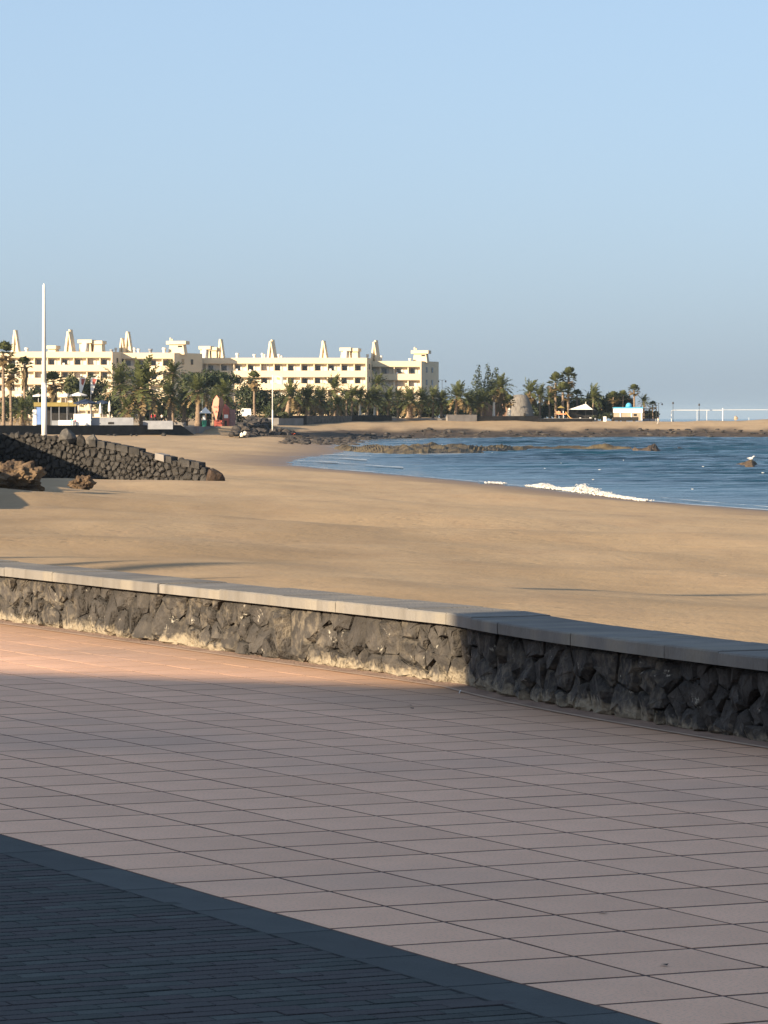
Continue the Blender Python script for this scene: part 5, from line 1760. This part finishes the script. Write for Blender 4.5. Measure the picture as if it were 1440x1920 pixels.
# ------------------------------------------------------------------ thatched hut, playground, tent, kiosk, pergola on the point
Y = 940; k = pxm(Y)
c = at(975, 785, Y)
hut = empty('conical_hut', (c.x, Y, 1.0), 'grey conical hut with dark doorway right of the white palm trunks', 'hut')
z2 = at(975, 741, Y).z - 1.0
n = 18
prof = [(27 * k, 0), (25.5 * k, z2 * .25), (22 * k, z2 * .55), (17 * k, z2 * .85), (13 * k, z2), (3 * k, z2 * 1.03)]
v = [(r * math.cos(2 * math.pi * q / n), r * math.sin(2 * math.pi * q / n), z) for r, z in prof for q in range(n)]
f = [(i * n + q, i * n + (q + 1) % n, (i + 1) * n + (q + 1) % n, (i + 1) * n + q) for i in range(len(prof) - 1) for q in range(n)] + [tuple((len(prof) - 1) * n + q for q in range(n))]
MB().add(v, f).build('thatched_cone', M['thatch'], hut, True)
MB().box(6 * k, 10 * k, -27 * k, -22 * k, 0, 13 * k).build('doorway', M['dark_void'], hut)
brown = empty('ruined_hut', at(912, 783, 944), 'brown earthen hut walls showing between the palm trunks', 'hut')
MB().xzprism([(-1.4, -1), (5.2, -1), (5.2, 2.2), (3.5, 3.6), (1.5, 2.8), (-.6, 4.2), (-1.4, 3.6)], 0, 3).build('wall', mat('earth_wall', (.30, .185, .125), (.2, .12, .08), rough=.95), brown)

Y = 936; k = pxm(Y)
p = at(1043, 787, Y)
pz = ground(p.x, Y)
play = empty('playground_slide', (p.x, Y, pz), 'orange playground tower with yellow slide on the point', 'slide')
T_ = at(1050, 772, Y).z - pz
for x in (.6, 1.7):
    for y in (0, 1.1):
        MB().tube([(x, y, 0), (x, y, T_ + .2)], .07, 6).build('post', M['steel_white'], play)
MB().box(0, 2.3, -.1, 1.2, T_ * .62, T_ * .78).build('deck', M['orange'], play)
MB().box(-.1, 1.0, -.12, -.02, T_ * .78, T_ + .1).build('guard', M['orange'], play)
MB().add([(.2, -.2, T_ + .9), (2.0, -.2, T_ + .9), (2.0, 1.3, T_ + .9), (.2, 1.3, T_ + .9), (1.1, .5, T_ + 1.5)], [(0, 1, 4), (1, 2, 4), (2, 3, 4), (3, 0, 4)]).build('roof', M['yellow'], play)
MB().add([(2.2, 0, T_ + .1), (2.2, .7, T_ + .1), (3.4, .7, .35), (3.4, 0, .35), (3.9, 0, .25), (3.9, .7, .25), (2.2, 0, T_ - .2), (3.4, 0, .1), (3.9, 0, .1)], [(0, 3, 2, 1), (3, 4, 5, 2), (0, 6, 7, 3), (3, 7, 8, 4)]).build('chute', mat('yellow_orange', (.75, .42, .12), (.7, .38, .1), rough=.5), play)
Y = 940; k = pxm(Y)
p = at(1066, 787, Y); pz = ground(p.x + 3, Y) - .1
tent = empty('canopy_tent', (p.x, Y, pz), 'white peaked canopy tent with dark open sides on the point', 'tent')
z1 = at(1090, 768, Y).z - pz; z2 = at(1099, 757, Y).z - pz
xa, xb, xp = 0, 46 * k, 33 * k
MB().add([(xa, 0, z1), (xb, 0, z1), (xb, 4, z1), (xa, 4, z1), (xp, 2, z2)], [(0, 1, 4), (1, 2, 4), (2, 3, 4), (3, 0, 4), (3, 2, 1, 0)]).build('canopy', M['canvas'], tent)
MB().box(.2, xb + 1.2, 3.2, 3.5, 0, z1 - .1).build('shade_screen', M['dark_void'], tent)  # dark sheet added for the shade inside the tent
for x in (.1, xb * .35, xb * .7, xb - .1):
    MB().tube([(x, .1, 0), (x, .1, z1)], .06, 6).build('post', M['dark_metal'], tent)
MB().tube([(xp, 2, z2 - .1), (xp, 2, z2 + .5)], .05, 6).build('finial', M['steel_white'], tent)
for j, (px, py, s, mt, lb) in enumerate(((1088, 787, .5, 'white_wall', 'left white crate by the canopy tent'), (1107, 787, .6, 'white_wall', 'right white crate by the canopy tent'), (1116, 787, .5, 'grey_paint_and_shade', 'grey stone between the canopy tent and the blue kiosk'), (1134, 787, .9, 'white_wall', 'upright white board between the tent and the blue kiosk'))):
    p = at(px, py, 934)
    o = MB().box(-s * .4, s * .4, 0, s * .5, -.3, s).build('crate' if 'crate' in lb else 'board' if 'board' in lb else 'stone_block', M[mt], loc=(p.x, 934, ground(p.x, 934) + .1))
    tag(o, lb, 'crate' if 'crate' in lb else 'board' if 'board' in lb else 'stone')
Y = 938; k = pxm(Y)
p = at(1152, 788, Y); pz = ground(p.x + 3, Y) - .1
kb = empty('beach_kiosk', (p.x, Y, pz), 'beige kiosk with white and blue fascia and turquoise cupola', 'kiosk')
w = 53 * k
z1 = at(1152, 774, Y).z - pz; z2 = at(1152, 766, Y).z - pz; z3 = at(1152, 763.5, Y).z - pz
MB().box(.1, w - .1, .1, 5, 0, z1).build('wall', M['beige_wall'], kb)
MB().box(0, w, 0, 5.1, z1, z2).build('fascia', M['white_wall'], kb)
MB().box(-.1, w + .1, -.12, 5.2, z2, z3).build('roof_edge', M['blue_roof'], kb)
for x in (10 * k, 31 * k, 50 * k):
    MB().box(x, x + 2.2 * k, -.05, .1, 0, z1).build('pilaster', M['white_wall'], kb)
MB().box(36 * k, 42 * k, .05, .1, z1 - 6 * k, z1 - 2 * k).build('hatch', M['dark_void'], kb)
cz = at(1180, 755, Y).z - pz
MB().tube([(28 * k, 2, z3), (28 * k, 2, z3 + (cz - z3) * .55), (28 * k, 2, z3 + (cz - z3) * .9), (28 * k, 2, cz)], [6.5 * k, 5.5 * k, 3.2 * k, .3 * k], 12).build('cupola', M['blue_roof'], kb, True)
MB().box(-.5, 44 * k, -2.2, -1.9, 0, 7 * k).build('dark_fence', M['dark_void'], kb)
p = at(1206, 788, Y + 3)
pg = empty('pergola', (p.x, Y + 3, ground(p.x + 1, Y + 3) - .1), 'dark timber pergola right of the blue topped kiosk', 'pergola')
w = 25 * k
for x in (0, w * .5, w):
    MB().tube([(x, 0, 0), (x, 0, 3.0)], .08, 6).build('post', M['dark_void'], pg)
for z in (1.2, 2.1, 2.95):
    MB().box(-.1, w + .1, -.08, .08, z, z + .16 if z < 2.9 else z + .25).build('rail', M['dark_void'], pg)
MB().box(0, w, .1, .3, 0, .75).build('panel', M['grey_paint_and_shade'], pg)

# white frame of posts and long top rail, boats and far mole
Y = 955; k = pxm(Y)
for x0, x1, lb, thick in ((1259, 1355, 'white metal frame of posts and top rail on the point', .16),):
    p = at(x0, 788, Y)
    fr = empty('white_frame', (p.x, Y, ground(p.x, Y) - .2), lb, 'frame')
    zt = at(x0, 769, Y).z - fr.location.z
    w = (x1 - x0) * k
    MB().tube([(0, 0, 0), (0, 0, zt - .2), (.25, 0, zt), (w, 0, zt)], .07, 8).build('left_post', M['steel_white'], fr)
    MB().tube([(w, 0, -.6), (w, 0, zt + .5)], [.16, .08], 8).build('right_post', M['steel_white'], fr)
    MB().tube([(w * .69, 0, 0), (w * .69, 0, zt)], .05, 6).build('middle_post', M['steel_white'], fr)
    MB().tube([(w * .5, 0, 0), (w * .5, 0, zt)], .05, 6).build('middle_post', M['steel_white'], fr)
p = at(1355, 768.5, 956)
cb = MB().tube([(p.x, p.y, p.z), (p.x + 40, p.y + 3, p.z + .05)], .05, 6).build('pipe_rail', M['steel_white']); tag(cb, 'long thin white rail running right from the white frame', 'rail')
def boat(px, yw, Y, ln, label, mast=0.0, cabin=0.5):
    p = onz(px, yw, SEA) if Y is None else Vector(((px - 720) / FOCAL * Y, Y, SEA))
    root = empty('boat', p, label, 'boat', 'moored boats')
    st = [(-.5, .8, .9), (-.45, .85, .85), (.1, 1.0, .9), (.35, .7, 1.05), (.5, .05, 1.25)]
    v = []
    for x, b_, z in st:
        hw = ln * .16 * b_
        v += [(x * ln, -hw, z), (x * ln * .94, -hw * .6, -.3), (x * ln * .94, hw * .6, -.3), (x * ln, hw, z)]
    f = [(i * 4 + q, i * 4 + q + 1, (i + 1) * 4 + q + 1, (i + 1) * 4 + q) for i in range(4) for q in range(3)] + [(0, 1, 2, 3)] + [(i * 4 + 3, (i + 1) * 4 + 3, (i + 1) * 4, i * 4) for i in range(4)]
    MB().add(v, f).build('hull', M['steel_white'], root)
    MB().box(-ln * .28, ln * .12, -ln * .09, ln * .09, .9, .9 + ln * .16 * cabin * 2).build('cabin', M['steel_white'], root)
    if mast:
        MB().tube([(0, 0, 1), (0, 0, mast)], .09, 6).build('mast', M['steel_white'], root)
    return root
boat(1404, 786, 1900, 4.2, 'small white sailing boat with bare mast out at sea', 4.5)
bt = boat(1421, 786, 2000, 2.0, 'tiny white launch at the right edge out at sea', 0, 1.0)
bt = boat(1446, 786, 2050, 11, 'long white cabin boat cut by the right edge', 0, .5)
p = hit(1383, 792)
me = ROCKS['basalt_far'][4].copy(); me.materials[0] = M['beige_wall']
o = place_rock(me, (p.x, p.y + 5, ground(p.x, p.y + 5) + .35), (.65, .6, .55), name='boulder'); tag(o, 'pale rounded boulder on the far sand near the right edge', 'boulder')
mb = MB()
for q in range(60):
    px = rg.uniform(1245, 1350); p = at(px, 787, 950)
    s = rg.uniform(.2, .5); z = ground(p.x, 950)
    mm = Matrix.Translation((p.x, 950 + rg.uniform(-3, 3), z + .1)) @ Matrix.Diagonal((s * 1.6, s, s, 1))
    me = ROCKS['lava'][q % 7]
    mb.add([mm @ v.co for v in me.vertices], [tuple(f.vertices) for f in me.polygons])
o = mb.build('crest_rocks', M['lava']); o['kind'] = 'stuff'; tag(o, 'low dark rocks along the crest of the point', 'rocks')

# litter on the paving
p = onz(863, 1297, .012)
ct = MB().tube([(-.028, 0, 0), (.028, .006, .002)], .005, 8).build('cigarette_butt', M['white_wall'], loc=p); ct.rotation_euler = (0, -.3, 1.2); ct.scale = (.7, .7, .7); tag(ct, 'white cigarette butt lying at the wall foot', 'litter')
for k, (px, py, lb) in enumerate(((768, 1323, 'dark scrap on the paving, left of the cigarette butt'), (773, 1328, 'second dark scrap just below the first on the paving'), (1130, 1711, 'tiny dark leaf on the lower right tiles'), (1246, 1809, 'small dark leaf near the lower right corner'))):
    p = onz(px, py, .004)
    mb = MB().add([(-.03, -.012, 0), (0, -.02, .006), (.035, 0, .002), (.01, .022, .008), (-.02, .016, .001)], [(0, 1, 2, 3, 4)])
    o = mb.build('dry_leaf', M['dark_void'], loc=p); o.scale = (.5, .5, .5); o.rotation_euler = (0, 0, k * 1.7); tag(o, lb, 'leaf', 'scraps on the paving')
# ------------------------------------------------------------------ sea haze
hz = MB().box(-5000, 15000, -3500, 17000, -7.2, 34).build('haze', ())
hz['kind'] = 'stuff'
hz['label'] = 'thin pale sea haze lying over the bay'
hm = bpy.data.materials.new('haze')
hm.use_nodes = True
hn = hm.node_tree
hn.nodes.remove(hn.nodes['Principled BSDF'])
pv = hn.nodes.new('ShaderNodeVolumePrincipled')
pv.inputs['Color'].default_value = (.62, .82, 1.0, 1)
pv.inputs['Density'].default_value = .00003
pv.inputs['Anisotropy'].default_value = .0
hn.links.new(pv.outputs[0], hn.nodes['Material Output'].inputs['Volume'])
hz.data.materials.append(hm)
